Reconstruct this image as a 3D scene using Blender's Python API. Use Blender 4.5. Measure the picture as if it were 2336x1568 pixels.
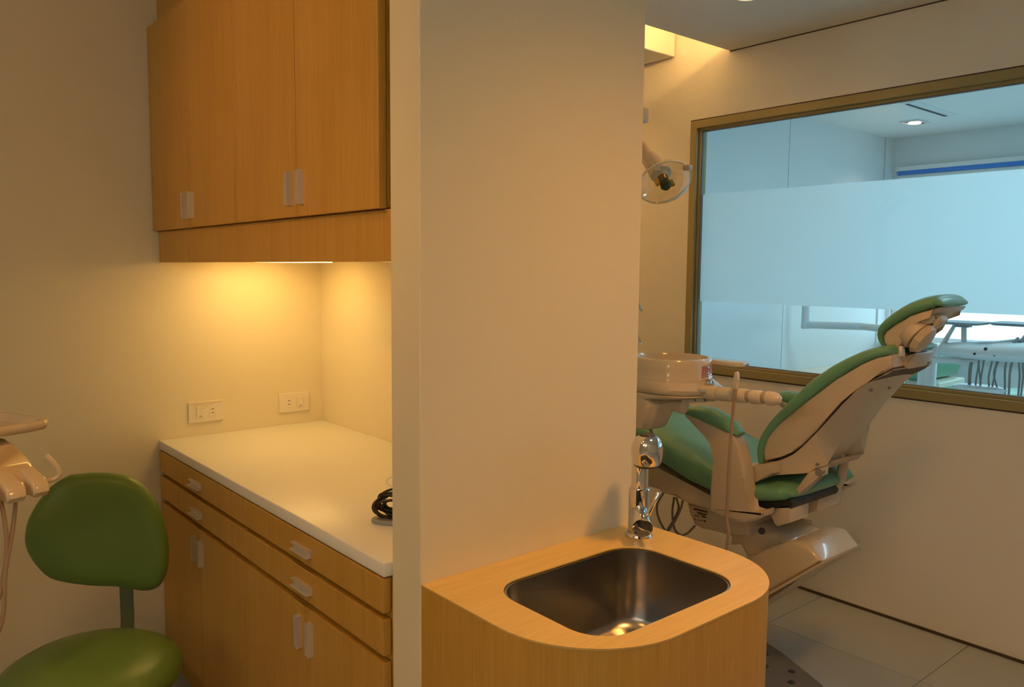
import bpy, bmesh, math, random
from mathutils import Vector, Matrix
random.seed(7)
for o in list(bpy.data.objects):
    bpy.data.objects.remove(o)
scene = bpy.context.scene
C = scene.collection
PI = math.pi

# ------------------------------------------------------------------ camera
W, H = 2336, 1568
FPX = 1822.1
CAM = Vector((0.0, 0.0, 1.43))
yaw, pitch, roll = math.radians(49.8588), math.radians(-5.3095), math.radians(0.4769)
cyw, syw, cp, sp = math.cos(yaw), math.sin(yaw), math.cos(pitch), math.sin(pitch)
FW = Vector((cyw * cp, syw * cp, sp))
R0 = Vector((syw, -cyw, 0))
U0 = R0.cross(FW)
RT = R0 * math.cos(roll) + U0 * math.sin(roll)
UP = -R0 * math.sin(roll) + U0 * math.cos(roll)
cam_data = bpy.data.cameras.new('camera')
cam_data.sensor_width = 36
cam_data.lens = FPX / W * 36
cam_data.clip_start = 0.02
cam = bpy.data.objects.new('camera', cam_data)
C.objects.link(cam)
cam.matrix_world = Matrix(((RT.x, UP.x, -FW.x, CAM.x), (RT.y, UP.y, -FW.y, CAM.y), (RT.z, UP.z, -FW.z, CAM.z), (0, 0, 0, 1)))
scene.camera = cam
scene.view_settings.view_transform = 'Standard'
scene.view_settings.look = 'None'
scene.view_settings.gamma = 1
scene.view_settings.use_curve_mapping = False
scene.view_settings.exposure = 0.45

# ------------------------------------------------------------------ daylight outside the treatment room
world = bpy.data.worlds.new('sky')
scene.world = world
world.use_nodes = True
bgn = world.node_tree.nodes['Background']
bgn.inputs[0].default_value = (0.46, 0.80, 1.0, 1)
bgn.inputs[1].default_value = 2.3
pd = bpy.data.lights.new('window_portal', 'AREA')
pd.shape = 'RECTANGLE'; pd.size = 4.3; pd.size_y = 1.34
pd.cycles.is_portal = True
po = bpy.data.objects.new('window_portal', pd)
C.objects.link(po)
po.location = (6.40, 0.75, 1.57)
po.rotation_euler = (PI / 2, 0, PI / 2)      # faces -X, into the room

WARM = (1.0, 0.45, 0.085)
WARM2 = (1.0, 0.66, 0.32)

def spot(name, loc, power, size, blend=0.8, color=WARM, radius=0.05, target=None):
    l = bpy.data.lights.new(name, 'SPOT')
    l.energy = power; l.color = color; l.spot_size = math.radians(size); l.spot_blend = blend; l.shadow_soft_size = radius
    o = bpy.data.objects.new(name, l); C.objects.link(o); o.location = loc
    if target is not None:
        o.rotation_euler = (Vector(target) - Vector(loc)).to_track_quat('-Z', 'Y').to_euler()
    return o

# ------------------------------------------------------------------ pixel helpers (photograph frame)
def ray(x, y):
    return FW + RT * ((x - W / 2) / FPX) - UP * ((y - H / 2) / FPX)
def at(x, y, ax, val):
    d = ray(x, y); i = 'xyz'.index(ax)
    return CAM + d * ((val - CAM[i]) / d[i])
def c4(x, y, X):                       # points read from an enlarged view of the dental chair
    return at(1400 + x / 1.96, 620 + y / 1.96, 'x', X)

# ------------------------------------------------------------------ materials
MATS = {}
def newmat(name):
    m = bpy.data.materials.new(name); m.use_nodes = True; MATS[name] = m
    nt = m.node_tree
    return m, nt, nt.nodes['Principled BSDF']
def mat(name, col, rough=0.5, metal=0.0, noise=0.0, nscale=20, bump=0.0, bscale=200, coat=0.0, spec=0.5, stretch=(1, 1, 1)):
    m, nt, b = newmat(name)
    N = nt.nodes; L = nt.links
    b.inputs['Roughness'].default_value = rough
    b.inputs['Metallic'].default_value = metal
    b.inputs['Specular IOR Level'].default_value = spec
    b.inputs['Coat Weight'].default_value = coat
    b.inputs['Base Color'].default_value = (*col, 1)
    tc = N.new('ShaderNodeTexCoord'); mp = N.new('ShaderNodeMapping'); mp.inputs['Scale'].default_value = stretch
    L.new(tc.outputs['Object'], mp.inputs['Vector'])
    if noise > 0:
        n = N.new('ShaderNodeTexNoise'); n.inputs['Scale'].default_value = nscale; n.inputs['Detail'].default_value = 3
        L.new(mp.outputs[0], n.inputs['Vector'])
        r = N.new('ShaderNodeMapRange'); r.inputs['To Min'].default_value = 1 - noise; r.inputs['To Max'].default_value = 1 + noise
        L.new(n.outputs['Fac'], r.inputs['Value'])
        mx = N.new('ShaderNodeMixRGB'); mx.blend_type = 'MULTIPLY'; mx.inputs['Fac'].default_value = 1
        mx.inputs['Color1'].default_value = (*col, 1); L.new(r.outputs[0], mx.inputs['Color2'])
        L.new(mx.outputs[0], b.inputs['Base Color'])
    if bump > 0:
        n2 = N.new('ShaderNodeTexNoise'); n2.inputs['Scale'].default_value = bscale
        L.new(mp.outputs[0], n2.inputs['Vector'])
        bp = N.new('ShaderNodeBump'); bp.inputs['Strength'].default_value = bump; bp.inputs['Distance'].default_value = 0.002
        L.new(n2.outputs['Fac'], bp.inputs['Height']); L.new(bp.outputs[0], b.inputs['Normal'])
    return m
def wood(name, along, dark=(0.50, 0.262, 0.036), light=(0.63, 0.370, 0.080)):
    m, nt, b = newmat(name); N = nt.nodes; L = nt.links
    tc = N.new('ShaderNodeTexCoord')
    def streak(fine, lng, det):
        mp = N.new('ShaderNodeMapping'); mp.inputs['Scale'].default_value = {'z': (fine, fine, lng), 'x': (lng, fine, fine)}[along]
        L.new(tc.outputs['Object'], mp.inputs['Vector'])
        n = N.new('ShaderNodeTexNoise'); n.inputs['Scale'].default_value = 1.0; n.inputs['Detail'].default_value = det; n.inputs['Roughness'].default_value = 0.55
        L.new(mp.outputs[0], n.inputs['Vector']); return n
    n1, n2, n3 = streak(260, 9, 3), streak(45, 1.6, 2), streak(7, 1.0, 1)
    def mad(x, k, y):
        q = N.new('ShaderNodeMath'); q.operation = 'MULTIPLY_ADD'; q.inputs[1].default_value = k
        L.new(x, q.inputs[0])
        if y is None: q.inputs[2].default_value = 0
        else: L.new(y, q.inputs[2])
        return q.outputs[0]
    f = mad(n1.outputs['Fac'], 0.45, mad(n2.outputs['Fac'], 0.25, mad(n3.outputs['Fac'], 0.30, None)))
    rp = N.new('ShaderNodeValToRGB')
    rp.color_ramp.elements[0].position = 0.33; rp.color_ramp.elements[0].color = (*dark, 1)
    rp.color_ramp.elements[1].position = 0.67; rp.color_ramp.elements[1].color = (*light, 1)
    L.new(f, rp.inputs['Fac']); L.new(rp.outputs[0], b.inputs['Base Color'])
    b.inputs['Roughness'].default_value = 0.40
    bp = N.new('ShaderNodeBump'); bp.inputs['Strength'].default_value = 0.04; bp.inputs['Distance'].default_value = 0.001
    L.new(n1.outputs['Fac'], bp.inputs['Height']); L.new(bp.outputs[0], b.inputs['Normal'])
    return m
def emit(name, col, s):
    m, nt, b = newmat(name)
    b.inputs['Base Color'].default_value = (*col, 1)
    b.inputs['Emission Color'].default_value = (*col, 1); b.inputs['Emission Strength'].default_value = s
    return m

M_walle = mat('white_wall_paint', (0.80, 0.79, 0.77), 0.6, noise=0.015, nscale=3, bump=0.03, bscale=500)
M_wall = mat('warm_lit_wall_paint', (0.80, 0.72, 0.535), 0.6, noise=0.015, nscale=3, bump=0.03, bscale=500)  # white wall paint again, warm lamp light put into the colour
M_ceil = mat('ceiling_paint', (0.80, 0.79, 0.76), 0.7, noise=0.01, nscale=3)
M_tile = mat('floor_tile', (0.40, 0.445, 0.49), 0.32, noise=0.05, nscale=2.5)
M_grout = mat('tile_grout', (0.62, 0.60, 0.56), 0.8)
M_woodz = wood('maple_veneer_upright', 'z')
M_woodx = wood('maple_veneer_lengthwise', 'x', (0.64, 0.43, 0.13), (0.77, 0.56, 0.22))  # tones paled to carry the sheen of light on the sink top
M_counter = mat('white_solid_surface', (0.86, 0.85, 0.82), 0.3, coat=0.0, spec=0.35, noise=0.01, nscale=30)
M_alu = mat('brushed_aluminium', (0.74, 0.70, 0.66), 0.38, 0.45, noise=0.05, nscale=300, stretch=(1, 1, 0.05))
M_chrome = mat('chrome', (0.74, 0.74, 0.75), 0.05, 1.0)
M_steel = mat('brushed_steel', (0.42, 0.40, 0.38), 0.27, 1.0, noise=0.10, nscale=120, stretch=(1, 1, 0.05))
M_green = mat('green_vinyl', (0.155, 0.375, 0.225), 0.33, bump=0.04, bscale=900, noise=0.03, nscale=6)
M_green_warm = mat('warm_lit_green_vinyl', (0.135, 0.245, 0.058), 0.38, bump=0.04, bscale=900, noise=0.03, nscale=6)  # same green vinyl as the chair, warm lamp light put into the colour
M_beige = mat('beige_plastic', (0.63, 0.515, 0.385), 0.32, noise=0.01, nscale=5)
M_beigeg = mat('glossy_beige_plastic', (0.68, 0.565, 0.42), 0.15, coat=0.4)
M_beige_shade = mat('shaded_beige_plastic', (0.40, 0.30, 0.20), 0.4)  # beige plastic with the shade of the holder notches put into the colour
M_dark = mat('dark_rubber', (0.03, 0.026, 0.022), 0.5)
M_black = mat('black_cable', (0.018, 0.012, 0.010), 0.32)
M_rubber = mat('brown_rubber_mat', (0.16, 0.13, 0.10), 0.55, noise=0.1, nscale=30)
M_plate = mat('ivory_plastic', (0.80, 0.74, 0.64), 0.35)
M_slot = mat('slot_shadow', (0.05, 0.03, 0.02), 0.7)
M_frame = mat('olive_aluminium', (0.34, 0.295, 0.15), 0.42, 0.2, noise=0.03, nscale=60)
M_gasket = mat('grey_gasket', (0.22, 0.24, 0.25), 0.6)
M_white = mat('white_enamel', (0.82, 0.82, 0.82), 0.3)
M_grey = mat('grey_plastic', (0.30, 0.32, 0.35), 0.4)
M_hose = mat('grey_hose', (0.26, 0.24, 0.23), 0.5)
M_brownhose = mat('brown_hose', (0.36, 0.26, 0.18), 0.45)
M_panel2 = mat('pale_wall_panel', (0.80, 0.82, 0.82), 0.4)
M_blue = mat('blue_band', (0.05, 0.26, 0.80), 0.4)
M_blind = None
M_cream = mat('cream_laminate', (0.84, 0.76, 0.60), 0.35)
M_red = mat('red_print', (0.55, 0.06, 0.05), 0.6)
M_print = mat('dark_print', (0.06, 0.045, 0.035), 0.6)
M_amber = mat('amber_filter', (0.55, 0.33, 0.02), 0.25)
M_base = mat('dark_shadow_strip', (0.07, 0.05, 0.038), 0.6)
M_tube = emit('lit_tube', (1.0, 0.58, 0.155), 5.8)
M_cove = emit('lit_cove_tube', (1.0, 0.56, 0.17), 40)
M_bulb = emit('lit_bulb', (1.0, 0.72, 0.42), 8)
M_bulb2 = emit('lit_bulb_beyond_glass', (1.0, 0.80, 0.6), 5)

def glassmat(name, tint, gl=0.06, rough=0.0):
    m = bpy.data.materials.new(name); m.use_nodes = True
    nt = m.node_tree; N = nt.nodes; L = nt.links; N.clear()
    out = N.new('ShaderNodeOutputMaterial'); mx = N.new('ShaderNodeMixShader')
    tr = N.new('ShaderNodeBsdfTransparent'); tr.inputs[0].default_value = (*tint, 1)
    g = N.new('ShaderNodeBsdfGlossy'); g.inputs['Roughness'].default_value = rough
    lw = N.new('ShaderNodeLayerWeight'); lw.inputs['Blend'].default_value = 0.5
    pw = N.new('ShaderNodeMath'); pw.operation = 'POWER'; pw.inputs[1].default_value = 4.0
    L.new(lw.outputs['Facing'], pw.inputs[0])
    ml = N.new('ShaderNodeMath'); ml.operation = 'MULTIPLY_ADD'; ml.inputs[1].default_value = 0.6; ml.inputs[2].default_value = gl * 0.6
    L.new(pw.outputs[0], ml.inputs[0])
    L.new(ml.outputs[0], mx.inputs[0]); L.new(tr.outputs[0], mx.inputs[1]); L.new(g.outputs[0], mx.inputs[2])
    L.new(mx.outputs[0], out.inputs['Surface'])
    return m
M_glass = glassmat('window_glass', (0.93, 0.97, 0.96), 0.05)
M_clear = glassmat('clear_shield', (0.97, 0.96, 0.93), 0.10)
def filmmat(name, dif, tra, w):
    m = bpy.data.materials.new(name); m.use_nodes = True
    nt = m.node_tree; N = nt.nodes; L = nt.links; N.clear()
    out = N.new('ShaderNodeOutputMaterial'); mx = N.new('ShaderNodeMixShader'); mx.inputs[0].default_value = w
    d = N.new('ShaderNodeBsdfDiffuse'); d.inputs[0].default_value = (*dif, 1)
    t = N.new('ShaderNodeBsdfTranslucent'); t.inputs[0].default_value = (*tra, 1)
    n = N.new('ShaderNodeTexNoise'); n.inputs['Scale'].default_value = 800
    bp = N.new('ShaderNodeBump'); bp.inputs['Strength'].default_value = 0.05
    L.new(n.outputs['Fac'], bp.inputs['Height']); L.new(bp.outputs[0], d.inputs['Normal'])
    L.new(d.outputs[0], mx.inputs[1]); L.new(t.outputs[0], mx.inputs[2]); L.new(mx.outputs[0], out.inputs['Surface'])
    return m
M_film = filmmat('frosted_film', (0.72, 0.76, 0.78), (0.92, 0.95, 0.95), 0.78)
M_blind = filmmat('roller_blind_cloth', (0.72, 0.76, 0.78), (0.80, 0.86, 0.90), 0.4)

# ------------------------------------------------------------------ mesh helpers
WL = {}                                   # world location of each object
def link(o, parent=None, wloc=Vector((0, 0, 0))):
    C.objects.link(o)
    WL[o.name] = Vector(wloc)
    if parent is not None:
        o.parent = parent
        o.location = Vector(wloc) - WL[parent.name]
    else:
        o.location = wloc
    return o
def tag(o, label=None, cat=None, group=None, kind=None):
    if label: o['label'] = label
    if cat: o['category'] = cat
    if group: o['group'] = group
    if kind: o['kind'] = kind
    return o
def thing(name, loc, label, cat, group=None):
    return tag(link(bpy.data.objects.new(name, None), None, Vector(loc)), label, cat, group)
def fin(name, bm, m, parent=None, sharp=35, smooth=True, label=None):
    bmesh.ops.remove_doubles(bm, verts=bm.verts, dist=1e-6)
    bmesh.ops.recalc_face_normals(bm, faces=bm.faces)
    lim = math.radians(sharp)
    for f in bm.faces: f.smooth = smooth
    for e in bm.edges:
        if len(e.link_faces) == 2 and e.calc_face_angle(0) > lim: e.smooth = False
    xs = [v.co.x for v in bm.verts]; ys = [v.co.y for v in bm.verts]; zs = [v.co.z for v in bm.verts]
    org = Vector(((min(xs) + max(xs)) / 2, (min(ys) + max(ys)) / 2, min(zs)))
    for v in bm.verts: v.co -= org
    me = bpy.data.meshes.new(name); bm.to_mesh(me); bm.free()
    me.materials.append(m)
    o = link(bpy.data.objects.new(name, me), parent, org)
    if label: o['label'] = label
    return o
def nb(): return bmesh.new()
def box(bm, x, y, z, bev=0.0, seg=2):
    vs = [bm.verts.new((a, b, c)) for a in x for b in y for c in z]
    idx = ((0, 1, 3, 2), (4, 6, 7, 5), (0, 4, 5, 1), (2, 3, 7, 6), (0, 2, 6, 4), (1, 5, 7, 3))
    fs = [bm.faces.new([vs[i] for i in q]) for q in idx]
    if bev > 0:
        es = list({e for f in fs for e in f.edges})
        bmesh.ops.bevel(bm, geom=es, offset=bev, segments=seg, affect='EDGES', profile=0.5)
    return bm
def loft(bm, rings, cap=True, closed=True):
    vr = [[bm.verts.new(p) for p in r] for r in rings]
    n = len(vr[0])
    for a, b in zip(vr[:-1], vr[1:]):
        for i in range(n if closed else n - 1):
            j = (i + 1) % n
            bm.faces.new((a[i], a[j], b[j], b[i]))
    if cap:
        bm.faces.new(vr[0]); bm.faces.new(list(reversed(vr[-1])))
    return bm
def frame(d):
    d = d.normalized()
    up = Vector((0, 0, 1)) if abs(d.z) < 0.9 else Vector((1, 0, 0))
    a = d.cross(up).normalized()
    return a, a.cross(d).normalized()
def cyl(bm, p0, p1, r0, r1=None, seg=24, rnd=0.0):
    p0 = Vector(p0); p1 = Vector(p1); r1 = r0 if r1 is None else r1
    a, b = frame(p1 - p0); ax = (p1 - p0).normalized()
    st = [(p0, r0), (p1, r1)]
    if rnd > 0:
        st = []
        for k in range(4):
            t = k / 3 * PI / 2; st.append((p0 + ax * rnd * (1 - math.sin(t)), r0 - rnd * (1 - math.cos(PI / 2 - t)) if False else r0 - rnd * (1 - math.sin(t)) ** 2))
        st = [(p0, r0 - rnd), (p0 + ax * rnd * 0.3, r0 - rnd * 0.3), (p0 + ax * rnd, r0), (p1 - ax * rnd, r1), (p1 - ax * rnd * 0.3, r1 - rnd * 0.3), (p1, r1 - rnd)]
    rings = [[p + (a * math.cos(2 * PI * i / seg) + b * math.sin(2 * PI * i / seg)) * r for i in range(seg)] for p, r in st]
    return loft(bm, rings)
def crom(pts, n=8):
    pts = [Vector(p) for p in pts]
    if len(pts) < 3: return pts
    P = [pts[0] * 2 - pts[1]] + pts + [pts[-1] * 2 - pts[-2]]
    out = []
    for i in range(1, len(P) - 2):
        for k in range(n):
            t = k / n
            a, b, c, d = P[i - 1], P[i], P[i + 1], P[i + 2]
            out.append(0.5 * ((2 * b) + (c - a) * t + (2 * a - 5 * b + 4 * c - d) * t * t + (3 * b - a - 3 * c + d) * t ** 3))
    out.append(pts[-1])
    return out
def tube(bm, pts, r, n=8, seg=10, closed=False):
    p = crom(pts, n)
    T = [(p[min(i + 1, len(p) - 1)] - p[max(i - 1, 0)]).normalized() for i in range(len(p))]
    a, b = frame(T[0]); rings = []
    for i, q in enumerate(p):
        a = (a - T[i] * a.dot(T[i])).normalized(); b = T[i].cross(a)
        rr = r(i / (len(p) - 1)) if callable(r) else r
        rings.append([q + (a * math.cos(2 * PI * k / seg) + b * math.sin(2 * PI * k / seg)) * rr for k in range(seg)])
    return loft(bm, rings)
def lathe(bm, prof, org, axis=(0, 0, 1), seg=40):
    org = Vector(org); ax = Vector(axis).normalized(); a, b = frame(ax)
    if abs(ax.z) > 0.99: a, b = Vector((1, 0, 0)), Vector((0, 1, 0))
    rings = [[org + ax * h + (a * math.cos(2 * PI * i / seg) + b * math.sin(2 * PI * i / seg)) * max(r, 1e-4) for i in range(seg)] for r, h in prof]
    loft(bm, rings, cap=False)
    if prof[0][0] < 0.003: bm.faces.new([bm.verts.new(p) for p in rings[0]])
    if prof[-1][0] < 0.003: bm.faces.new([bm.verts.new(p) for p in reversed(rings[-1])])
    return bm
def prism(bm, poly, ax, a, b, bev=0.0, seg=2):
    """poly: 2-D points in the plane normal to ax (x: (y,z), y: (x,z), z: (x,y))"""
    def mk(p, t):
        return {'x': (t, p[0], p[1]), 'y': (p[0], t, p[1]), 'z': (p[0], p[1], t)}[ax]
    v0 = [bm.verts.new(mk(p, a)) for p in poly]; v1 = [bm.verts.new(mk(p, b)) for p in poly]
    n = len(poly); fs = []
    for i in range(n):
        fs.append(bm.faces.new((v0[i], v0[(i + 1) % n], v1[(i + 1) % n], v1[i])))
    f0 = bm.faces.new(v0); f1 = bm.faces.new(list(reversed(v1)))
    if bev > 0:
        es = list(set(f0.edges) | set(f1.edges))
        bmesh.ops.bevel(bm, geom=es, offset=bev, segments=seg, affect='EDGES', profile=0.5)
    return bm
def sring(c, u, v, a, b, e=2.6, seg=28):
    out = []
    for i in range(seg):
        t = 2 * PI * i / seg; ct, st = math.cos(t), math.sin(t)
        out.append(c + u * (a * math.copysign(abs(ct) ** (2 / e), ct)) + v * (b * math.copysign(abs(st) ** (2 / e), st)))
    return out
def pad(bm, cs, halfw, halft, u=Vector((1, 0, 0)), e=2.8, endround=0.6, n=6, seg=28, dense=True):
    """upholstered pad: a path of centres, widths along u, thickness along the normal"""
    m = len(cs)
    P = crom(cs, n)
    k = len(P)
    def ip(arr, t):
        x = t * (len(arr) - 1); i = min(int(x), len(arr) - 2); f = x - i
        f = f * f * (3 - 2 * f) if False else f
        return arr[i] * (1 - f) + arr[i + 1] * f
    rings = []
    for i, c in enumerate(P):
        t = i / (k - 1)
        T = (P[min(i + 1, k - 1)] - P[max(i - 1, 0)]).normalized()
        v = T.cross(u).normalized()
        w, h = ip(halfw, t), ip(halft, t)
        if i == 0 or i == k - 1:
            s = -1 if i == 0 else 1
            ends = []
            for q in (0, 0.35, 0.7, 0.9, 0.985):
                sh = math.sqrt(1 - q * q)
                ends.append(sring(c + T * s * q * h * endround, u, v, w - h * 0.8 * (1 - sh), h * sh, e, seg))
            if i == 0: rings += list(reversed(ends))
            else: rings += ends
        else:
            rings.append(sring(c, u, v, w, h, e, seg))
    return loft(bm, rings)
def rrect(cx, cy, hx, hy, r, n=8):
    out = []
    for sx, sy, a0 in ((1, 1, 0), (-1, 1, 90), (-1, -1, 180), (1, -1, 270)):
        for k in range(n + 1):
            a = math.radians(a0 + 90 * k / n)
            out.append((cx + sx * (hx - r) + r * math.cos(a), cy + sy * (hy - r) + r * math.sin(a)))
    return out
def copy_tree(o, delta, parent=None):
    c = o.copy(); C.objects.link(c)
    WL[c.name] = WL[o.name] + Vector(delta)
    if parent is not None:
        c.parent = parent
    else:
        c.location = Vector(o.location) + Vector(delta)
    for ch in list(o.children):
        copy_tree(ch, delta, c)
    return c

# =================================================================== structure
CEIL = 2.46
YW = 2.81           # wall with the sockets
XE = 3.265          # wall with the interior window
XB, XB2 = 1.412, 1.435   # thin alcove back panel
XP = 0.822          # end face of the partition
YP0, YP1 = 1.24, 1.342
Y_FAR = 3.7
X_W, Y_S = -2.0, -2.0
def struct(name, bm, m, parent=None):
    o = fin(name, bm, m, parent, smooth=False)
    if parent is None: o['kind'] = 'structure'
    return o
fl = struct('floor', box(nb(), (X_W, 6.5), (Y_S, Y_FAR), (-0.06, -0.006)), M_grout)
# floor tiles, 60 cm, joints read from the photograph
tile_me = None
tx = [2.835 + 0.6 * k for k in range(-7, 1)]
ty = [1.722 + 0.6 * k for k in range(-6, 4)]
for x0 in tx:
    for y0 in ty:
        x1, y1 = x0 + 0.6, y0 + 0.6
        xa, xb = max(x0, X_W + 0.002), min(x1, XE + 0.03)
        ya, yb = max(y0, Y_S + 0.002), min(y1, Y_FAR - 0.002)
        if xb - xa < 0.05 or yb - ya < 0.05: continue
        full = abs((xb - xa) - 0.6) < 1e-6 and abs((yb - ya) - 0.6) < 1e-6
        if full and tile_me is not None:
            o = bpy.data.objects.new('tile', tile_me)
            link(o, fl, Vector(((xa + xb) / 2, (ya + yb) / 2, -0.006)))
        else:
            o = fin('tile', box(nb(), (xa + 0.0013, xb - 0.0013), (ya + 0.0013, yb - 0.0013), (-0.006, 0.0), 0.0006, 1), M_tile, fl, smooth=False)
            if full: tile_me = o.data
struct('wall_north', box(nb(), (X_W, XB), (YW, YW + 0.1), (-0.006, CEIL)), M_wall)
struct('wall_far', box(nb(), (XB, XE + 0.1), (Y_FAR, Y_FAR + 0.1), (-0.006, 2.78)), M_walle)
struct('wall_alcove', box(nb(), (XB, XB2), (YP1, Y_FAR), (-0.006, 2.78)), M_wall)
struct('wall_partition', box(nb(), (XP, XB2), (YP0, YP1), (-0.006, CEIL), 0.002, 1), M_wall)
struct('wall_west', box(nb(), (X_W - 0.1, X_W), (Y_S, YW + 0.1), (-0.006, CEIL)), M_wall)
struct('wall_south', box(nb(), (X_W - 0.1, XE + 0.1), (Y_S - 0.1, Y_S), (-0.006, CEIL)), M_wall)
# interior window wall with its opening
WY0, WY1, WZ0, WZ1 = -1.2, 2.512, 0.925, 2.165
bm = nb()
box(bm, (XE, XE + 0.1), (WY1, Y_FAR), (-0.006, 2.78))
box(bm, (XE, XE + 0.1), (Y_S, WY0), (-0.006, 2.78))
box(bm, (XE, XE + 0.1), (WY0, WY1), (-0.006, WZ0))
box(bm, (XE, XE + 0.1), (WY0, WY1), (WZ1, 2.78))
struct('wall_east', bm, M_walle)
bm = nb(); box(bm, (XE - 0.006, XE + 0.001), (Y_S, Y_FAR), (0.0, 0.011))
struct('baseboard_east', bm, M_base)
# ceiling, open cove beyond Y = 2.3 with a higher ceiling above it
YC = 2.298
bm = nb()
box(bm, (X_W, XE), (Y_S, YC), (CEIL, CEIL + 0.03))
box(bm, (X_W, XB), (YC, YW + 0.1), (CEIL, CEIL + 0.03))
struct('ceiling', bm, M_ceil)
struct('ceiling_cove', box(nb(), (XB, XE + 0.1), (YC - 0.5, Y_FAR), (2.75, 2.78)), M_ceil)
struct('trim_1', box(nb(), (XB, XE), (YC - 0.5, YC - 0.48), (CEIL + 0.03, 2.75)), M_walle)
bm = nb()
box(bm, (XB2, XE - 0.012), (2.618, 3.1), (2.492, 2.75), 0.003, 1)
struct('trim_2', bm, M_walle)
# thin grooves of the ceiling edge at the window wall
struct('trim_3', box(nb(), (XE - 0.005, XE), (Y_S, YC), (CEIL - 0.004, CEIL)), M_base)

# window frame in the east wall
struct('floor_beyond', box(nb(), (XE + 0.1, 6.33), (-1.6, 2.94), (-0.006, 0.0)), mat('pale_bounce_floor', (0.66, 0.74, 0.78), 0.5, noise=0.04, nscale=4))  # unseen floor slab, laid pale to bounce light onto the ceiling
win = link(bpy.data.objects.new('window_1', None), None, Vector((XE, (WY0 + WY1) / 2, WZ0)))
win['kind'] = 'structure'
def wbars(name, x, w0, w1, m, bev=0.001):
    """four mitred bars of the frame, from offset w0 to w1 inside the opening"""
    y0, y1, z0, z1 = WY0 + w0, WY1 - w0, WZ0 + w0, WZ1 - w0
    Y0, Y1, Z0, Z1 = WY0 + w1, WY1 - w1, WZ0 + w1, WZ1 - w1
    for pts in (((y1, z0), (y1, z1), (Y1, Z1), (Y1, Z0)), ((y0, z0), (y0, z1), (Y0, Z1), (Y0, Z0)),
                ((y0, z1), (y1, z1), (Y1, Z1), (Y0, Z1)), ((y0, z0), (y1, z0), (Y1, Z0), (Y0, Z0))):
        fin(name, prism(nb(), pts, 'x', x[0], x[1], bev, 1), m, win, smooth=False)
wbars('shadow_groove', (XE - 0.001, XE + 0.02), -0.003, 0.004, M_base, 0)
wbars('frame_bar', (XE - 0.010, XE + 0.075), 0.004, 0.040, M_frame)
wbars('glazing_bead', (XE + 0.010, XE + 0.045), 0.040, 0.052, M_frame)
wbars('gasket', (XE + 0.020, XE + 0.034), 0.052, 0.057, M_gasket, 0)
GX = XE + 0.030
fin('glass_pane', box(nb(), (GX, GX + 0.006), (WY0 + 0.045, WY1 - 0.045), (WZ0 + 0.045, WZ1 - 0.045)), M_glass, win, smooth=False)
bm = nb()
zf0, zf1 = at(1900, 701, 'x', GX).z, at(1900, 420, 'x', GX).z
vs = [bm.verts.new((GX + 0.0085, y, z)) for y, z in ((WY0 + 0.045, zf0), (WY1 - 0.045, zf0), (WY1 - 0.045, zf1), (WY0 + 0.045, zf1))]
bm.faces.new(vs)
fin('frosted_film', bm, M_film, win, smooth=False, label='frosted privacy band across the glass')

# --- the treatment room beyond the glass
X2, Y2 = 6.33, 2.937
Y2S = -1.6
bm = nb()
SEAM = 4.862
struct('wall_beyond_left', box(nb(), (XE + 0.1, X2 + 0.15), (Y2 + 0.006, Y2 + 0.1), (-0.006, CEIL)), M_gasket)
wb = struct('wall_panels_beyond', box(nb(), (XE + 0.1, SEAM - 0.003), (Y2, Y2 + 0.006), (0, CEIL)), M_panel2)
fin('panel', box(nb(), (SEAM + 0.003, 6.20), (Y2, Y2 + 0.006), (0, CEIL)), M_panel2, wb, smooth=False)
fin('panel', box(nb(), (6.205, X2), (Y2 - 0.012, Y2 + 0.006), (0, CEIL)), M_panel2, wb, smooth=False)
struct('wall_beyond_right', box(nb(), (XE + 0.1, X2 + 0.15), (Y2S - 0.1, Y2S), (-0.006, CEIL)), M_panel2)
bm = nb()
SZ = 2.245
box(bm, (X2, X2 + 0.12), (Y2S, Y2 + 0.1), (SZ, CEIL))
box(bm, (X2, X2 + 0.12), (Y2S, Y2 + 0.1), (-0.006, 0.90))
box(bm, (X2, X2 + 0.12), (2.895, Y2 + 0.1), (0.90, SZ))
box(bm, (X2, X2 + 0.12), (Y2S, -1.4), (0.90, SZ))
struct('wall_beyond_window', bm, M_panel2)
struct('ceiling_beyond', box(nb(), (XE + 0.1, X2 + 0.12), (Y2S, Y2 + 0.1), (CEIL, CEIL + 0.04)), M_ceil)
w2 = link(bpy.data.objects.new('window_2', None), None, Vector((X2, 0.75, 0.9))); w2['kind'] = 'structure'
fin('sill', box(nb(), (X2 - 0.13, X2 + 0.10), (-1.4, 2.895), (0.872, 0.902), 0.004), M_white, w2, smooth=False)
for yy in (2.87, 1.45, 0.02, -1.38):
    fin('mullion', box(nb(), (X2 + 0.03, X2 + 0.08), (yy - 0.022, yy + 0.022), (0.90, SZ)), M_white, w2, smooth=False)
fin('rail', box(nb(), (X2 + 0.03, X2 + 0.08), (-1.4, 2.895), (0.902, 0.94)), M_white, w2, smooth=False)
fin('rail', box(nb(), (X2 + 0.03, X2 + 0.08), (-1.4, 2.895), (2.222, SZ)), M_grey, w2, smooth=False)
bl = thing('roller_blind', (X2 - 0.02, 0.75, 1.4), 'pale roller blind with added blue strip above in the far window beyond the glass', 'blind')
fin('blue_strip', box(nb(), (X2 - 0.03, X2 + 0.02), (-1.39, 2.875), (2.175, 2.212), 0.003), M_blue, bl, smooth=False)  # plain blue strip added for the colour showing above the roller
fin('head_rail', box(nb(), (X2 - 0.045, X2 + 0.02), (-1.39, 2.885), (2.206, 2.24), 0.004), M_white, bl, smooth=False)
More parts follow.
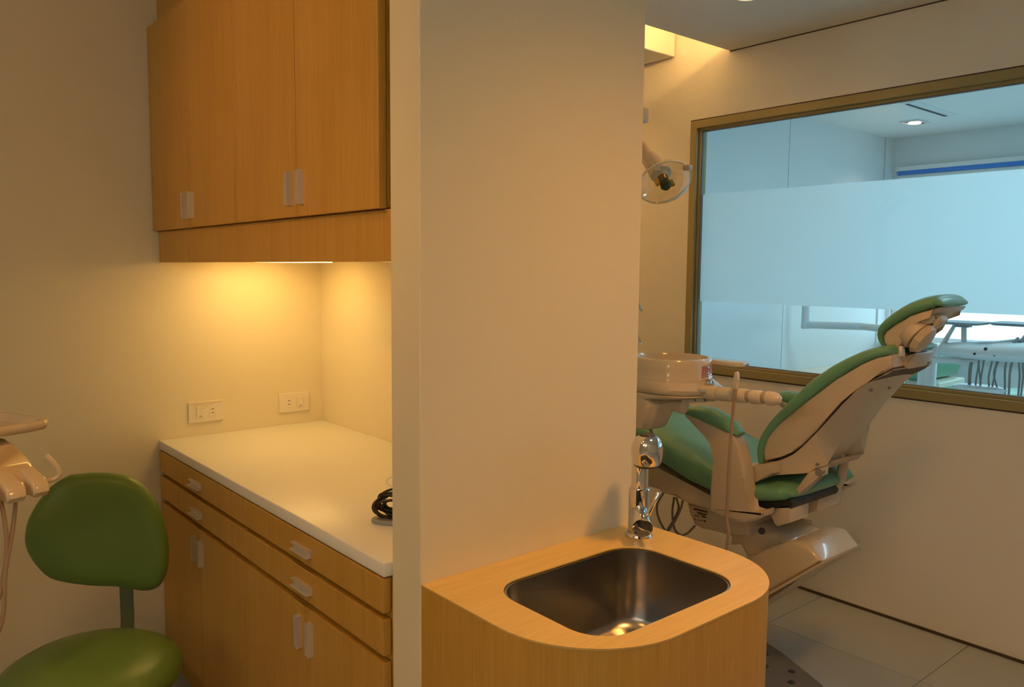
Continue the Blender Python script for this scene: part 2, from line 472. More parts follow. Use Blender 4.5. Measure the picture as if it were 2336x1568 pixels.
fin('roller_tube', cyl(nb(), (X2 - 0.02, -1.38, 2.145), (X2 - 0.02, 2.875, 2.145), 0.03), M_white, bl)
fin('cloth', box(nb(), (X2 - 0.005, X2 - 0.004), (-1.37, 2.86), (1.42, 2.14)), M_blind, bl, smooth=False)

# =================================================================== lamps
def downlight(loc, label, power, size, blend, m=M_bulb, color=WARM, square=False, group=None, target=None, radius=0.04):
    x, y, z = loc
    t = thing('ceiling_downlight', (x, y, z - 0.004), label, 'ceiling light', group)
    if square:
        bm = nb(); o = rrect(x, y, 0.095, 0.065, 0.004, 2); i = rrect(x, y, 0.080, 0.050, 0.004, 2)
        loft(bm, [[Vector((a, b, z - 0.001)) for a, b in o], [Vector((a, b, z - 0.007)) for a, b in o], [Vector((a, b, z - 0.007)) for a, b in i], [Vector((a, b, z - 0.001)) for a, b in i]], cap=False)
        fin('trim_ring', bm, M_white, t)
        fin('recess_plate', box(nb(), (x - 0.08, x + 0.08), (y - 0.05, y + 0.05), (z - 0.003, z - 0.001)), M_dark, t)
        fin('bulb', lathe(nb(), [(0.001, -0.010), (0.035, -0.009), (0.043, -0.003), (0.043, 0)], (x, y, z - 0.002), seg=24), m, t)
    else:
        fin('trim_ring', lathe(nb(), [(0.046, 0), (0.058, 0), (0.060, -0.004), (0.050, -0.008), (0.044, -0.003)], (x, y, z), seg=32), M_white, t)
        fin('bulb', lathe(nb(), [(0.001, -0.004), (0.030, -0.003), (0.043, -0.001), (0.045, 0)], (x, y, z - 0.001), seg=24), m, t)
    if power > 0:
        s = spot('downlight_beam', (x, y, z - 0.03), power, size, blend, color, radius, target)
    return t
downlight((1.40, 0.40, CEIL), 'round ceiling downlight above the sink counter', 64, 138, 1.0, radius=0.14)
downlight((0.05, 1.15, CEIL), 'round ceiling downlight above the green stool', 26, 112, 1.0, radius=0.10)
downlight((2.66, 1.80, CEIL), 'round ceiling downlight above the dental chair', 5, 150, 1.0)
downlight((2.45, 3.35, 2.75), 'added downlight out of sight beyond the dropped ceiling edge', 25, 150, 1.0)  # lamp added out of view to brighten the far end of the window wall
downlight((5.72, 2.51, CEIL), 'small dark square downlight in the ceiling beyond the glass', 14, 120, 1.0, M_bulb2, (1.0, 0.75, 0.5), True)
downlight((-1.2, 1.55, CEIL), 'unseen ceiling spotlight added to brighten the wall cabinets', 48, 50, 1.0, target=(0.81, 1.85, 1.85), radius=0.06)  # spot added out of view to light the upper cabinet doors
# unseen fill lamps added on the entrance side, behind the viewer
for ys, em, lab in ((-0.75, 17, 'unseen added lamp nearer the back corner of the entrance side'), (0.35, 10, 'unseen added lamp facing the partition end')):
    M_fill_glass = emit('lit_fill_glass', (1.0, 0.86, 0.68), em)
    t = thing('fill_lamp', (X_W, ys, 1.93), lab, 'fill lamp')
    fin('back_plate', box(nb(), (X_W, X_W + 0.02), (ys - 0.06, ys + 0.06), (1.95, 2.15), 0.004), M_white, t, smooth=False)
    fin('shade', box(nb(), (X_W + 0.02, X_W + 0.13), (ys - 0.15, ys + 0.15), (1.93, 2.17), 0.03, 3), M_fill_glass, t)
t = thing('fill_panel_light', (4.5, 0.6, CEIL - 0.02), 'unseen cool panel light added to brighten the room beyond the glass', 'ceiling light')  # panel added out of view to brighten the film and walls there
fin('housing', box(nb(), (4.2, 4.8), (0.0, 1.2), (CEIL - 0.02, CEIL)), M_white, t, smooth=False)
fin('diffuser', box(nb(), (4.23, 4.77), (0.03, 1.17), (CEIL - 0.024, CEIL - 0.0195)), emit('lit_cool_fill', (0.45, 0.80, 1.0), 11.5), t, smooth=False)
# cove tube on top of the dropped ceiling
t = thing('cove_light', (2.35, 2.2, CEIL + 0.03), 'warm tube lamp hidden above the ceiling edge', 'cove light')
fin('batten', box(nb(), (1.55, 3.15), (2.15, 2.21), (CEIL + 0.03, CEIL + 0.06), 0.003), M_white, t, smooth=False)
fin('tube', cyl(nb(), (1.58, 2.18, CEIL + 0.075), (3.12, 2.18, CEIL + 0.075), 0.013, seg=12), M_cove, t)

# =================================================================== upper cabinets
XD = 0.808
u_seams = [2.806, 2.443, 2.084, 1.722, 1.359]
UZ0, UZ1 = 1.546, 2.197
def u_profile():                           # section of the aluminium pull: plate with two lips
    return [(-0.0095, 0), (-0.0095, 0.016), (-0.0070, 0.016), (-0.0060, 0.005), (0.0060, 0.005), (0.0070, 0.013), (0.0095, 0.013), (0.0095, 0)]
def pull_v(xf, y, z0, z1):
    return prism(nb(), [(xf - d, y + w) for w, d in u_profile()], 'z', z0, z1)
def pull_h(xf, z, y0, y1):
    return prism(nb(), [(xf - d, z + w) for w, d in u_profile()], 'y', y0, y1)
def upper_unit(ya, ym, yb, label):
    t = thing('wall_cabinet', (1.1, (ya + yb) / 2, 1.55), label, 'cabinet', 'maple wall cabinets above the counter')
    bm = nb()
    box(bm, (0.828, XB - 0.002), (yb, ya), (UZ0 + 0.002, UZ1 + 0.02))
    fin('body', bm, M_woodz, t, smooth=False)
    for (p, q, s) in ((ya, ym, 1), (ym, yb, -1)):
        d = fin('door', box(nb(), (XD, XD + 0.018), (q + 0.0016, p - 0.0016), (UZ0, UZ1), 0.0005, 1), M_woodz, t, smooth=False)
        fin('handle', pull_v(XD, ym + s * 0.029, 1.572, 1.648), M_alu, d, smooth=False)
    return t
upper_unit(*u_seams[0:3], 'two-door maple wall cabinet in the corner, against the wall with sockets')
upper_unit(*u_seams[2:5], 'two-door maple wall cabinet next to the white partition end')
fin0 = fin('cabinet_top_filler', box(nb(), (0.843, XB - 0.002), (1.344, YW - 0.002), (UZ1 + 0.0205, CEIL - 0.001)), M_woodz, smooth=False)
tag(fin0, 'recessed maple filler panel between wall cabinets and ceiling', 'panel')
val = thing('light_valance', (0.9, 2.08, 1.443), 'maple valance board hanging below the wall cabinet doors', 'panel')
fin('front_board', box(nb(), (0.826, 0.844), (1.346, YW - 0.002), (1.443, UZ0 - 0.001), 0.0008, 1), M_woodz, val, smooth=False)
fin('bottom_board', box(nb(), (0.844, XB - 0.002), (1.346, YW - 0.002), (1.482, 1.498)), M_woodz, val, smooth=False)
for ya, yb, em, lab in ((2.70, 2.44, 6.0, 'lit flat panel lamp under the wall cabinets near the socket wall'), (1.86, 1.60, 1.6, 'lit flat panel lamp under the wall cabinets near the partition')):
    lt = thing('under_cabinet_light', (1.12, (ya + yb) / 2, 1.447), lab, 'lamp', 'lamps under the wall cabinets')
    fin('housing', box(nb(), (0.955, 1.285), (yb - 0.015, ya + 0.015), (1.464, 1.4815), 0.002, 1), M_white, lt, smooth=False)
    fin('diffuser', box(nb(), (0.97, 1.27), (yb, ya), (1.447, 1.4645), 0.001, 1), emit('lit_diffuser', (1.0, 0.62, 0.18), em), lt, smooth=False)

# =================================================================== base cabinets and counter
XF = 0.805
CT = 0.842
b_seams = [2.805, 2.434, 2.073, 1.704, 1.348]
def base_unit(ya, ym, yb, label):
    t = thing('base_cabinet', (1.1, (ya + yb) / 2, 0.0), label, 'cabinet', 'maple base cabinets under the white counter')
    fin('body', box(nb(), (0.826, XB - 0.002), (yb, ya), (0.135, CT - 0.031)), M_woodz, t, smooth=False)
    fin('toe_kick', box(nb(), (0.856, 0.872), (yb, ya), (0.0, 0.135)), M_woodz, t, smooth=False)
    for z0, z1 in ((0.736, CT - 0.034), (0.647, 0.722)):
        d = fin('drawer', box(nb(), (XF, XF + 0.019), (yb + 0.0012, ya - 0.0012), (z0, z1), 0.0012, 1), M_woodz, t, smooth=False)
        yc = (ya + yb) / 2; zc = z0 + 0.034
        fin('handle', pull_h(XF, zc, yc - 0.045, yc + 0.045), M_alu, d, smooth=False)
    for (p, q, s) in ((ya, ym, 1), (ym, yb, -1)):
        d = fin('door', box(nb(), (XF, XF + 0.019), (q + 0.0016, p - 0.0016), (0.137, 0.631), 0.0008, 1), M_woodz, t, smooth=False)
        fin('handle', pull_v(XF, ym + s * 0.030, 0.523, 0.602), M_alu, d, smooth=False)
    return t
base_unit(*b_seams[0:3], 'maple base cabinet in the corner, behind the green stool')
base_unit(*b_seams[2:5], 'maple base cabinet whose side meets the white partition end')
ct = fin('countertop', box(nb(), (XF, XB - 0.0005), (1.346, YW - 0.0005), (CT - 0.030, CT), 0.003, 2), M_counter, sharp=60)
tag(ct, 'glossy white countertop over the maple base cabinets', 'countertop')

# sockets on the wall
def socket(px, swap, label):
    c = at(*px, 'y', YW); x, z = c.x, 0.9245
    t = thing('wall_socket', (x, YW, z - 0.036), label, 'socket', 'ivory sockets above the white counter')
    fin('plate', box(nb(), (x - 0.0605, x + 0.0605), (YW - 0.007, YW + 0.0005), (z - 0.036, z + 0.036), 0.002, 2), M_plate, t, smooth=False)
    s = -1 if swap else 1
    sx, ox = x - 0.022 * s, x + 0.022 * s
    sw = fin('switch', box(nb(), (sx - 0.0125, sx + 0.0125), (YW - 0.0105, YW - 0.0065), (z - 0.018, z + 0.019), 0.0012, 1), M_plate, t, smooth=False)
    fin('pilot_mark', box(nb(), (sx - 0.003, sx + 0.003), (YW - 0.0110, YW - 0.0104), (z - 0.0145, z - 0.0125)), M_slot, sw, smooth=False)
    ou = fin('outlet', box(nb(), (ox - 0.0125, ox + 0.0125), (YW - 0.0085, YW - 0.0065), (z - 0.018, z + 0.019), 0.001, 1), M_plate, t, smooth=False)
    for dz in (-0.006, 0.0075):
        fin('slot', box(nb(), (ox - 0.0045, ox + 0.0045), (YW - 0.0089, YW - 0.0084), (z + dz - 0.0011, z + dz + 0.0011)), M_slot, ou, smooth=False)
    return t, x, z
s1, x, z = socket((469, 938), False, 'ivory wall socket partly covered by crinkled protective film')
bm = nb()                                   # crinkled film peeling off its upper edge
rows = []
for j in range(5):
    rows.append([bm.verts.new((x - 0.060 + 0.120 * i / 12, YW - 0.0075 - (0.006 * math.exp(-((i - 4.5) / 2.2) ** 2) + 0.002 * random.random()) * (j / 4 if j < 3 else 0.8), z + 0.0365 - 0.026 * j / 4 * (0.35 + 0.65 * math.exp(-((i - 4.5) / 3.2) ** 2)))) for i in range(13)])
for a, b in zip(rows[:-1], rows[1:]):
    for i in range(12): bm.faces.new((a[i], a[i + 1], b[i + 1], b[i]))
fin('protective_film', bm, glassmat('clear_film', (0.97, 0.95, 0.9), 0.08, 0.15), s1, label='crinkled clear film')
socket((670, 918), True, 'bare ivory wall socket near the alcove corner')

# cable coil by the partition
cc = at(889, 1192, 'z', CT)
t = thing('cable_coil', (cc.x, cc.y, CT), 'black coiled cable bundle on the white counter beside the partition', 'cable')
bm = nb(); base = []
ux = Vector((RT.x, RT.y, 0)).normalized(); uy = Vector((-ux.y, ux.x, 0))
for h, s in ((0.0, 0.95), (0.003, 1.0), (0.008, 1.0), (0.011, 0.93)):
    base.append([cc.xyz + ux * (0.012 + 0.055 * s * math.cos(2 * PI * k / 28)) + uy * (0.03 * s * math.sin(2 * PI * k / 28)) + Vector((0, 0, h)) for k in range(28)])
fin('connector_box', loft(bm, base), M_grey, t)
for k in range(11):
    bm = nb()
    a, b = random.uniform(0.034, 0.047), random.uniform(0.020, 0.037)
    ry, tl, ph = random.uniform(-0.5, 0.5), random.uniform(-0.7, 0.5), random.random() * 6
    e1 = ux * math.cos(ry) + uy * math.sin(ry)
    e2 = Vector((0, 0, 1)) * math.cos(tl) + (uy * math.cos(ry) - ux * math.sin(ry)) * math.sin(tl)
    c0 = cc + Vector((0, 0, random.uniform(0.036, 0.050))) + ux * random.uniform(0.006, 0.016) + uy * random.uniform(-0.012, 0.016)
    pts = []
    for i in range(15):
        an = 2 * PI * i / 14
        p = c0 + e1 * (a * math.cos(an)) + e2 * (b * math.sin(an)) + e1 * 0.006 * math.sin(2 * an + ph)
        p.z = max(p.z, CT + 0.013)
        pts.append(p)
    fin('cable_loop', tube(bm, pts, 0.0029, 4, 8), M_black, t)
cw = at(896, 1112, 'z', CT)
bm = nb()
tube(bm, [cw + ux * (0.006 + 0.022 * math.cos(2 * PI * i / 12)) + Vector((0, 0, 0.016 + 0.0135 * math.sin(2 * PI * i / 12))) for i in range(13)], 0.0025, 4, 8)
tag(fin('white_cable', bm, M_white), 'thin white cable loop behind the black coil', 'cable')

# =================================================================== sink counter
ZS = 0.828
SX0, SX1, SY0, SY1 = XP + 0.001, 1.442, 0.794, YP0 - 0.0005
hole = dict(cx=1.1145, cy=0.999, hx=0.2035, hy=0.148, r=0.075)
def outline(d=0.0, r=0.19):
    pts = [(SX1 - d, SY1)]
    x0, x1, y0 = SX0 + d, SX1 - d, SY0 + d; r = r - d
    rl = r + 0.02
    pts2 = []
    for k in range(17):
        a = math.radians(0 - 90 * k / 16)
        pts2.append((x1 - r + r * math.cos(a), y0 + r + r * math.sin(a)))
    for k in range(17):
        a = math.radians(270 - 90 * k / 16)
        pts2.append((x0 + rl + rl * math.cos(a), y0 + rl + rl * math.sin(a)))
    return pts + pts2 + [(x0, SY1)]
def raycast(poly, c, ang):
    dx, dy = math.cos(ang), math.sin(ang); best = None
    for (ax, ay), (bx, by) in zip(poly, poly[1:] + poly[:1]):
        ex, ey = bx - ax, by - ay
        den = dx * ey - dy * ex
        if abs(den) < 1e-12: continue
        t = ((ax - c[0]) * ey - (ay - c[1]) * ex) / den
        s = ((ax - c[0]) * dy - (ay - c[1]) * dx) / den
        if t > 0 and -1e-9 <= s <= 1 + 1e-9 and (best is None or t < best): best = t
    return (c[0] + dx * best, c[1] + dy * best)
def plate_with_hole(bm, outer, inner, c, z0, z1, N=128):
    angs = sorted([2 * PI * i / N for i in range(N)] + [math.atan2(p[1] - c[1], p[0] - c[0]) % (2 * PI) for p in (outer[0], outer[-1])])
    o = [raycast(outer, c, a) for a in angs]; i_ = [raycast(inner, c, a) for a in angs]
    loft(bm, [[Vector((*p, z0)) for p in i_], [Vector((*p, z0)) for p in o], [Vector((*p, z1)) for p in o], [Vector((*p, z1)) for p in i_], [Vector((*p, z0)) for p in i_]], cap=False)
    return bm
sv = thing('sink_cabinet', (1.13, 1.0, 0), 'round-cornered maple sink cabinet standing against the partition', 'cabinet')
hpoly = rrect(hole['cx'], hole['cy'], hole['hx'], hole['hy'], hole['r'])
fin('top', plate_with_hole(nb(), outline(), hpoly, (hole['cx'], hole['cy']), ZS - 0.003, ZS), M_woodx, sv, sharp=30)
bm = nb()
o, i_ = outline(0.0006), outline(0.02)
loft(bm, [[Vector((*p, 0.0)) for p in o], [Vector((*p, ZS - 0.0031)) for p in o], [Vector((*p, ZS - 0.0031)) for p in i_], [Vector((*p, 0.0)) for p in i_], [Vector((*p, 0.0)) for p in o]], cap=False)
fin('body', bm, M_woodz, sv, sharp=30)
# basin
sk = thing('sink_basin', (hole['cx'], hole['cy'], 0.65), 'brushed stainless steel sink set into the maple top', 'sink')
bm = nb(); rings = []
def rr3(dx, z, r): return [Vector((*p, z)) for p in rrect(hole['cx'], hole['cy'], hole['hx'] + dx, hole['hy'] + dx, r)]
for dx, z, r in ((-0.0005, ZS - 0.004, 0.0745), (-0.0055, ZS - 0.0035, 0.070), (-0.006, ZS - 0.010, 0.070), (-0.007, 0.72, 0.069), (-0.010, 0.675, 0.068), (-0.016, 0.662, 0.066), (-0.028, 0.653, 0.062), (-0.05, 0.650, 0.055), (-0.10, 0.6485, 0.03)):
    rings.append(rr3(dx, z, r))
loft(bm, rings, cap=False)
n0 = [Vector((hole['cx'] + 0.043 * math.cos(a), hole['cy'] + 0.043 * math.sin(a), 0.647)) for a in [math.atan2(p.y - hole['cy'], p.x - hole['cx']) for p in rings[-1]]]
loft(bm, [rings[-1], n0], cap=False)
fin('bowl', bm, M_steel, sk, sharp=50)
dr = fin('drain', lathe(nb(), [(0.044, 0.0), (0.041, 0.003), (0.034, 0.001), (0.030, -0.006), (0.001, -0.007)], (hole['cx'], hole['cy'], 0.6475), seg=28), M_chrome, sk)
fin('strainer', lathe(nb(), [(0.001, 0.004), (0.018, 0.003), (0.024, 0.0), (0.024, -0.004)], (hole['cx'], hole['cy'], 0.6445), seg=24), M_dark, dr)

# faucet
fb = at(1457, 1222, 'z', ZS)
fx, fy = fb.x, fb.y
fa = thing('faucet', (fx, fy, ZS), 'chrome pull-out faucet with egg-shaped spray head at the sink', 'faucet')
fin('base_ring', lathe(nb(), [(0.031, 0), (0.032, 0.003), (0.030, 0.008), (0.0255, 0.010), (0.025, 0.008)], (fx, fy, ZS)), M_chrome, fa)
zb = 0.940
fin('column', lathe(nb(), [(0.0245, 0.006), (0.0245, zb - ZS - 0.002), (0.023, zb - ZS), (0.001, zb - ZS)], (fx, fy, ZS)), M_chrome, fa)
eg = at(1476, 1028, 'y', fy - 0.058)
bm = nb()
tube(bm, [(fx, fy, zb - 0.002), (fx, fy, zb + 0.05), (fx - 0.004, fy - 0.004, zb + 0.085), ((fx + eg.x) / 2, (fy + eg.y) / 2 - 0.004, eg.z + 0.012), (eg.x, eg.y, eg.z + 0.008)], 0.0195, 8, 24)
fin('neck', bm, M_chrome, fa)
ax = Vector((-0.10, -0.10, 1)).normalized()
hd = fin('spray_head', lathe(nb(), [(0.0175, 0.034), (0.0255, 0.029), (0.031, 0.020), (0.0345, 0.007), (0.0345, -0.008), (0.033, -0.020), (0.0305, -0.029), (0.027, -0.033)], eg, ax, 40), M_chrome, fa)
fin('head_cap', lathe(nb(), [(0.001, 0.0385), (0.015, 0.0375), (0.018, 0.034), (0.017, 0.032)], eg, ax, 32), M_dark, hd)
fin('nozzle_ring', lathe(nb(), [(0.029, -0.0295), (0.0275, -0.034), (0.024, -0.037), (0.001, -0.037)], eg, ax, 32), M_dark, hd)
dc = at(1466, 1206, 'y', fy - 0.062)
hx = Vector((dc.x - fx, dc.y - fy, -0.012)).normalized()
hub0 = Vector((fx, fy, dc.z + 0.012))
bm = nb(); cyl(bm, hub0, dc, 0.0225, 0.0225, 32, 0.0012)
lv = fin('lever_hub', bm, M_chrome, fa)
ltop = at(1504, 1124, 'y', dc.y - 0.004)
lbot = at(1472, 1188, 'y', dc.y + 0.016)
fin('lever', cyl(nb(), lbot, ltop, 0.0052, 0.0052, 16, 0.001), M_chrome, lv)

# =================================================================== green stool
sc = Vector((0.42, 2.07, 0))
st = thing('dental_stool', (sc.x, sc.y, 0), 'green upholstered operator stool with rounded backrest before the maple cabinets', 'stool')
fin('seat', lathe(nb(), [(0.001, 0.498), (0.06, 0.4975), (0.12, 0.494), (0.165, 0.484), (0.195, 0.466), (0.207, 0.445), (0.203, 0.424), (0.185, 0.412), (0.15, 0.408), (0.001, 0.408)], (sc.x, sc.y, 0), seg=56), M_green_warm, st, sharp=60)
fin('seat_plate', lathe(nb(), [(0.001, 0.409), (0.12, 0.409), (0.11, 0.385), (0.03, 0.375), (0.001, 0.375)], (sc.x, sc.y, 0)), M_dark, st)
fin('gas_lift', lathe(nb(), [(0.014, 0.38), (0.014, 0.26), (0.025, 0.255), (0.025, 0.075), (0.001, 0.07)], (sc.x, sc.y, 0), seg=24), M_chrome, st)
for k in range(5):
    a = 2 * PI * k / 5 + 0.5; d = Vector((math.cos(a), math.sin(a), 0))
    lg = fin('leg', cyl(nb(), sc + d * 0.02 + Vector((0, 0, 0.105)), sc + d * 0.27 + Vector((0, 0, 0.07)), 0.022, 0.014, 12, 0.004), M_chrome, st)
    p = sc + d * 0.262
    e = Vector((-d.y, d.x, 0))
    fin('caster', cyl(nb(), p - e * 0.018 + Vector((0, 0, 0.028)), p + e * 0.018 + Vector((0, 0, 0.028)), 0.028, 0.028, 20, 0.005), M_dark, lg)
    fin('caster_stem', cyl(nb(), p + Vector((0, 0, 0.04)), p + Vector((0, 0, 0.075)), 0.008, 0.008, 10), M_chrome, lg)
# backrest: outline read on an upright plane, given a curved, padded body
bn = Vector((-0.42, -0.905, 0.04)).normalized()      # way the backrest faces
bp0 = Vector((0.50, 2.33, 0.70))
def onplane(x, y, p0, n):
    d = ray(x, y); return CAM + d * ((p0 - CAM).dot(n) / d.dot(n))
ol = [(360, 470), (480, 460), (600, 465), (690, 487), (760, 540), (820, 625), (860, 740), (876, 850), (870, 950), (845, 1020), (800, 1058), (740, 1068), (680, 1060), (600, 1050), (480, 1046), (360, 1030), (260, 1000), (190, 930), (145, 850), (135, 780), (150, 700), (190, 620), (250, 540), (300, 500)]
P = [onplane(x / 2.2786, 880 + y / 2.2786, bp0, bn) for x, y in ol]
P = crom(P + [P[0]], 3)[:-1]
cen = sum(P, Vector((0, 0, 0))) / len(P)
side = Vector((bn.y, -bn.x, 0)).normalized()
def bring(s, off):
    out = []
    for p in P:
        q = cen + (p - cen) * s
        u = (q - cen).dot(side)
        out.append(q + bn * (off + 0.55 * u * u))
    return out
bm = nb()
loft(bm, [bring(0.05, 0.020), bring(0.40, 0.021), bring(0.70, 0.020), bring(0.88, 0.015), bring(0.96, 0.006), bring(1.0, -0.008), bring(1.0, -0.022), bring(0.975, -0.036), bring(0.90, -0.045), bring(0.6, -0.05), bring(0.05, -0.05)])
fin('backrest', bm, M_green_warm, st, sharp=70)
pb = onplane(285, 1348, bp0 - bn * 0.03, bn); 
pm = Vector((pb.x, pb.y, 0.43))
bm = nb()
e2 = side
def strip(p, w, t): return [p + e2 * w + bn * t, p - e2 * w + bn * t, p - e2 * w - bn * t, p + e2 * w - bn * t]
loft(bm, [strip(pb + Vector((0, 0, 0.10)) - bn * 0.02, 0.017, 0.004), strip(pb - bn * 0.02, 0.017, 0.004), strip(Vector((pm.x, pm.y, 0.45)) - bn * 0.02, 0.017, 0.004), strip(Vector((pm.x, pm.y, 0.40)) - bn * 0.01, 0.017, 0.004), strip(sc + Vector((0, 0, 0.392)) - bn * 0.09, 0.017, 0.004), strip(sc + Vector((0, 0, 0.392)), 0.017, 0.004)])
fin('back_post', bm, mat('green_grey_steel', (0.20, 0.24, 0.16), 0.35, 0.5), st)

# =================================================================== delivery unit at the left edge
tz = 1.075
def tp(x, y, z=tz): return at(x, y, 'z', z)
ddu = thing('dental_delivery_unit', (-0.05, 2.06, 0.0), 'beige dental delivery unit with instrument tray hanging beside the green stool', 'dental unit')
f0, f1 = tp(0, 997), tp(130, 975)
dirx = (f1 - f0); dirx.z = 0; dirx.normalize(); diry = Vector((-dirx.y, dirx.x, 0))
def tpt(a, b, z): return f1 + dirx * a + diry * b + Vector((0, 0, z - f1.z))
def trr(d, z, r=0.035):
    return [tpt(-0.18 + x, 0.105 + y, z) for x, y in rrect(0, 0, 0.18 - d, 0.105 - d, r)]
bm = nb()
loft(bm, [trr(0.03, 1.077), trr(0.025, 1.078), trr(0.017, 1.090, 0.04), trr(0.010, 1.094), trr(0.002, 1.092, 0.042), trr(0.0, 1.086, 0.042), trr(0.004, 1.074, 0.042), trr(0.02, 1.070)])
fin('tray', bm, M_beigeg, ddu, sharp=70)
# head with holder notches
h0 = Vector((0, 0, 0)); hz = 0.965
hp = at(118, 1120, 'z', hz)
def hpt(a, b, z): return Vector((hp.x, hp.y, 0)) + dirx * a + diry * b + Vector((0, 0, z))
prof = [(0.0, 0.975), (0.002, 0.99), (0.02, 1.005), (0.055, 1.030), (0.085, 1.052), (0.12, 1.062), (0.17, 1.055), (0.21, 1.02), (0.21, 0.975), (0.10, 0.958), (0.015, 0.955)]
def slab(a0, a1, pr, bev=0.006):
    bm = nb()
    n = len(pr)
    v0 = [bm.verts.new(hpt(a0, b, z)) for b, z in pr]; v1 = [bm.verts.new(hpt(a1, b, z)) for b, z in pr]
    fs = [bm.faces.new((v0[i], v0[(i + 1) % n], v1[(i + 1) % n], v1[i])) for i in range(n)]
    fa_, fb_ = bm.faces.new(v0), bm.faces.new(list(reversed(v1)))
    bmesh.ops.bevel(bm, geom=list(set(fa_.edges) | set(fb_.edges)), offset=bev, segments=3, affect='EDGES', profile=0.5)
    return bm
fin('head', slab(-0.36, -0.005, [(b + 0.028, z) for b, z in prof], 0.012), M_beigeg, ddu, sharp=50)
for a0, a1 in ((-0.036, -0.004), (-0.088, -0.050), (-0.14, -0.102), (-0.19, -0.154)):
    fin('holder', slab(a0, a1, [(-0.004, 0.968), (0.0, 0.984), (0.014, 0.993), (0.05, 1.012), (0.05, 0.966), (0.006, 0.957)], 0.005), M_beigeg, ddu, sharp=50)
fin('handle_hook', tube(nb(), [hpt(-0.02, 0.05, 0.985), hpt(0.012, 0.028, 0.980), hpt(0.026, 0.016, 0.990), hpt(0.022, 0.018, 1.010), hpt(0.008, 0.03, 1.035)], 0.0055, 6, 12), M_beigeg, ddu)
for pts in ([hpt(-0.055, 0.03, 0.962), hpt(-0.07, 0.02, 0.90), hpt(-0.088, 0.02, 0.82), hpt(-0.10, 0.03, 0.70), hpt(-0.16, 0.05, 0.62)],
            [hpt(-0.085, 0.03, 0.962), hpt(-0.085, 0.02, 0.92), hpt(-0.084, 0.02, 0.86), hpt(-0.10, 0.03, 0.76), hpt(-0.15, 0.04, 0.64)]):
    fin('hose', tube(nb(), pts, 0.0042, 8, 10), M_brownhose, ddu)
# tray post, swing arm and stand reaching the floor (outside the frame)
cps = tpt(-0.25, 0.12, 0)
fin('tray_post', cyl(nb(), Vector((cps.x, cps.y, 1.05)), Vector((cps.x, cps.y, 1.076)), 0.02), M_beige, ddu)
fin('swing_arm', tube(nb(), [hpt(-0.30, 0.16, 1.0), hpt(-0.40, 0.18, 0.98), hpt(-0.52, 0.2, 0.96), hpt(-0.60, 0.2, 0.94)], 0.024, 6, 16), M_beige, ddu)
pp = hpt(-0.60, 0.2, 0)
fin('stand', lathe(nb(), [(0.16, 0), (0.16, 0.03), (0.05, 0.05), (0.035, 0.08), (0.035, 0.97), (0.02, 0.985), (0.001, 0.985)], (pp.x, pp.y, 0), seg=28), M_beige, ddu)

# =================================================================== dental chair
XC = 2.49
ch = thing('dental_chair', (XC, 1.75, 0), 'reclined green and beige dental chair with headrest beside the interior window', 'dental chair')
def yz(pts, X): return [(c4(x, y, X).y, c4(x, y, X).z) for x, y in pts]
def pairs_pad(name, prs, halfws, m, e=2.8, tscale=1.0, parent=ch, xc=XC, endround=0.6, extra=None):
    cs, ht = [], []
    for ((x0, y0), (x1, y1)), w in zip(prs, halfws):
        a, b = c4(x0, y0, xc - w), c4(x1, y1, xc - w)
        m_ = (a + b) / 2; cs.append(Vector((xc, m_.y, m_.z))); ht.append((a - b).length / 2 * tscale)
    hw = list(halfws)
    if extra:
        for (dy, dz, w, h) in extra:
            cs.append(Vector((xc, cs[-1].y + dy, cs[-1].z + dz))); hw.append(w); ht.append(h)
    return fin(name, pad(nb(), cs, hw, ht, e=e, endround=endround), m, parent, sharp=70)
# backrest cushion, shell and cover
pairs_pad('backrest_cushion', [((634, 855), (668, 850)), ((627, 800), (672, 795)), ((642, 745), (686, 745)), ((692, 655), (728, 695)), ((770, 570), (805, 635)), ((860, 482), (903, 558)), ((960, 413), (1003, 483)), ((1060, 366), (1100, 420)), ((1130, 345), (1175, 388)), ((1190, 340), (1232, 374))],
          [0.19, 0.20, 0.205, 0.21, 0.21, 0.205, 0.20, 0.19, 0.175, 0.165], M_green, e=3.4)
XA = 2.30
def vprism(bm, pts, seg=3, bev=0.008):
    """profile in the Y-Z plane whose half-width varies from point to point"""
    v0 = [bm.verts.new((XC - h, y, z)) for y, z, h in pts]; v1 = [bm.verts.new((XC + h, y, z)) for y, z, h in pts]
    n = len(pts)
    for i in range(n): bm.faces.new((v0[i], v0[(i + 1) % n], v1[(i + 1) % n], v1[i]))
    f0 = bm.faces.new(v0); f1 = bm.faces.new(list(reversed(v1)))
    if bev > 0:
        bmesh.ops.bevel(bm, geom=list(set(f0.edges) | set(f1.edges)), offset=bev, segments=seg, affect='EDGES', profile=0.5)
    bmesh.ops.triangulate(bm, faces=[f for f in bm.faces if len(f.verts) > 4])
    return bm
def vp(pts, far=False):
    out = []
    for x, y, h in pts:
        p = c4(x, y, XC + h if far else XC - h); out.append((p.y, p.z, h))
    return out
shell = vp([(672, 852, .185), (668, 798, .19), (684, 745, .19), (724, 692, .19), (802, 632, .19), (902, 555, .188), (1002, 480, .182), (1100, 416, .172), (1180, 382, .16), (1243, 372, .15), (1247, 428, .14), (1208, 453, .145), (1130, 485, .155), (1078, 520, .165), (1018, 581, .172), (958, 648, .178), (898, 713, .182), (838, 778, .185), (795, 808, .185), (750, 828, .185)])
fin('back_shell', vprism(nb(), shell), M_beige, ch, sharp=40)
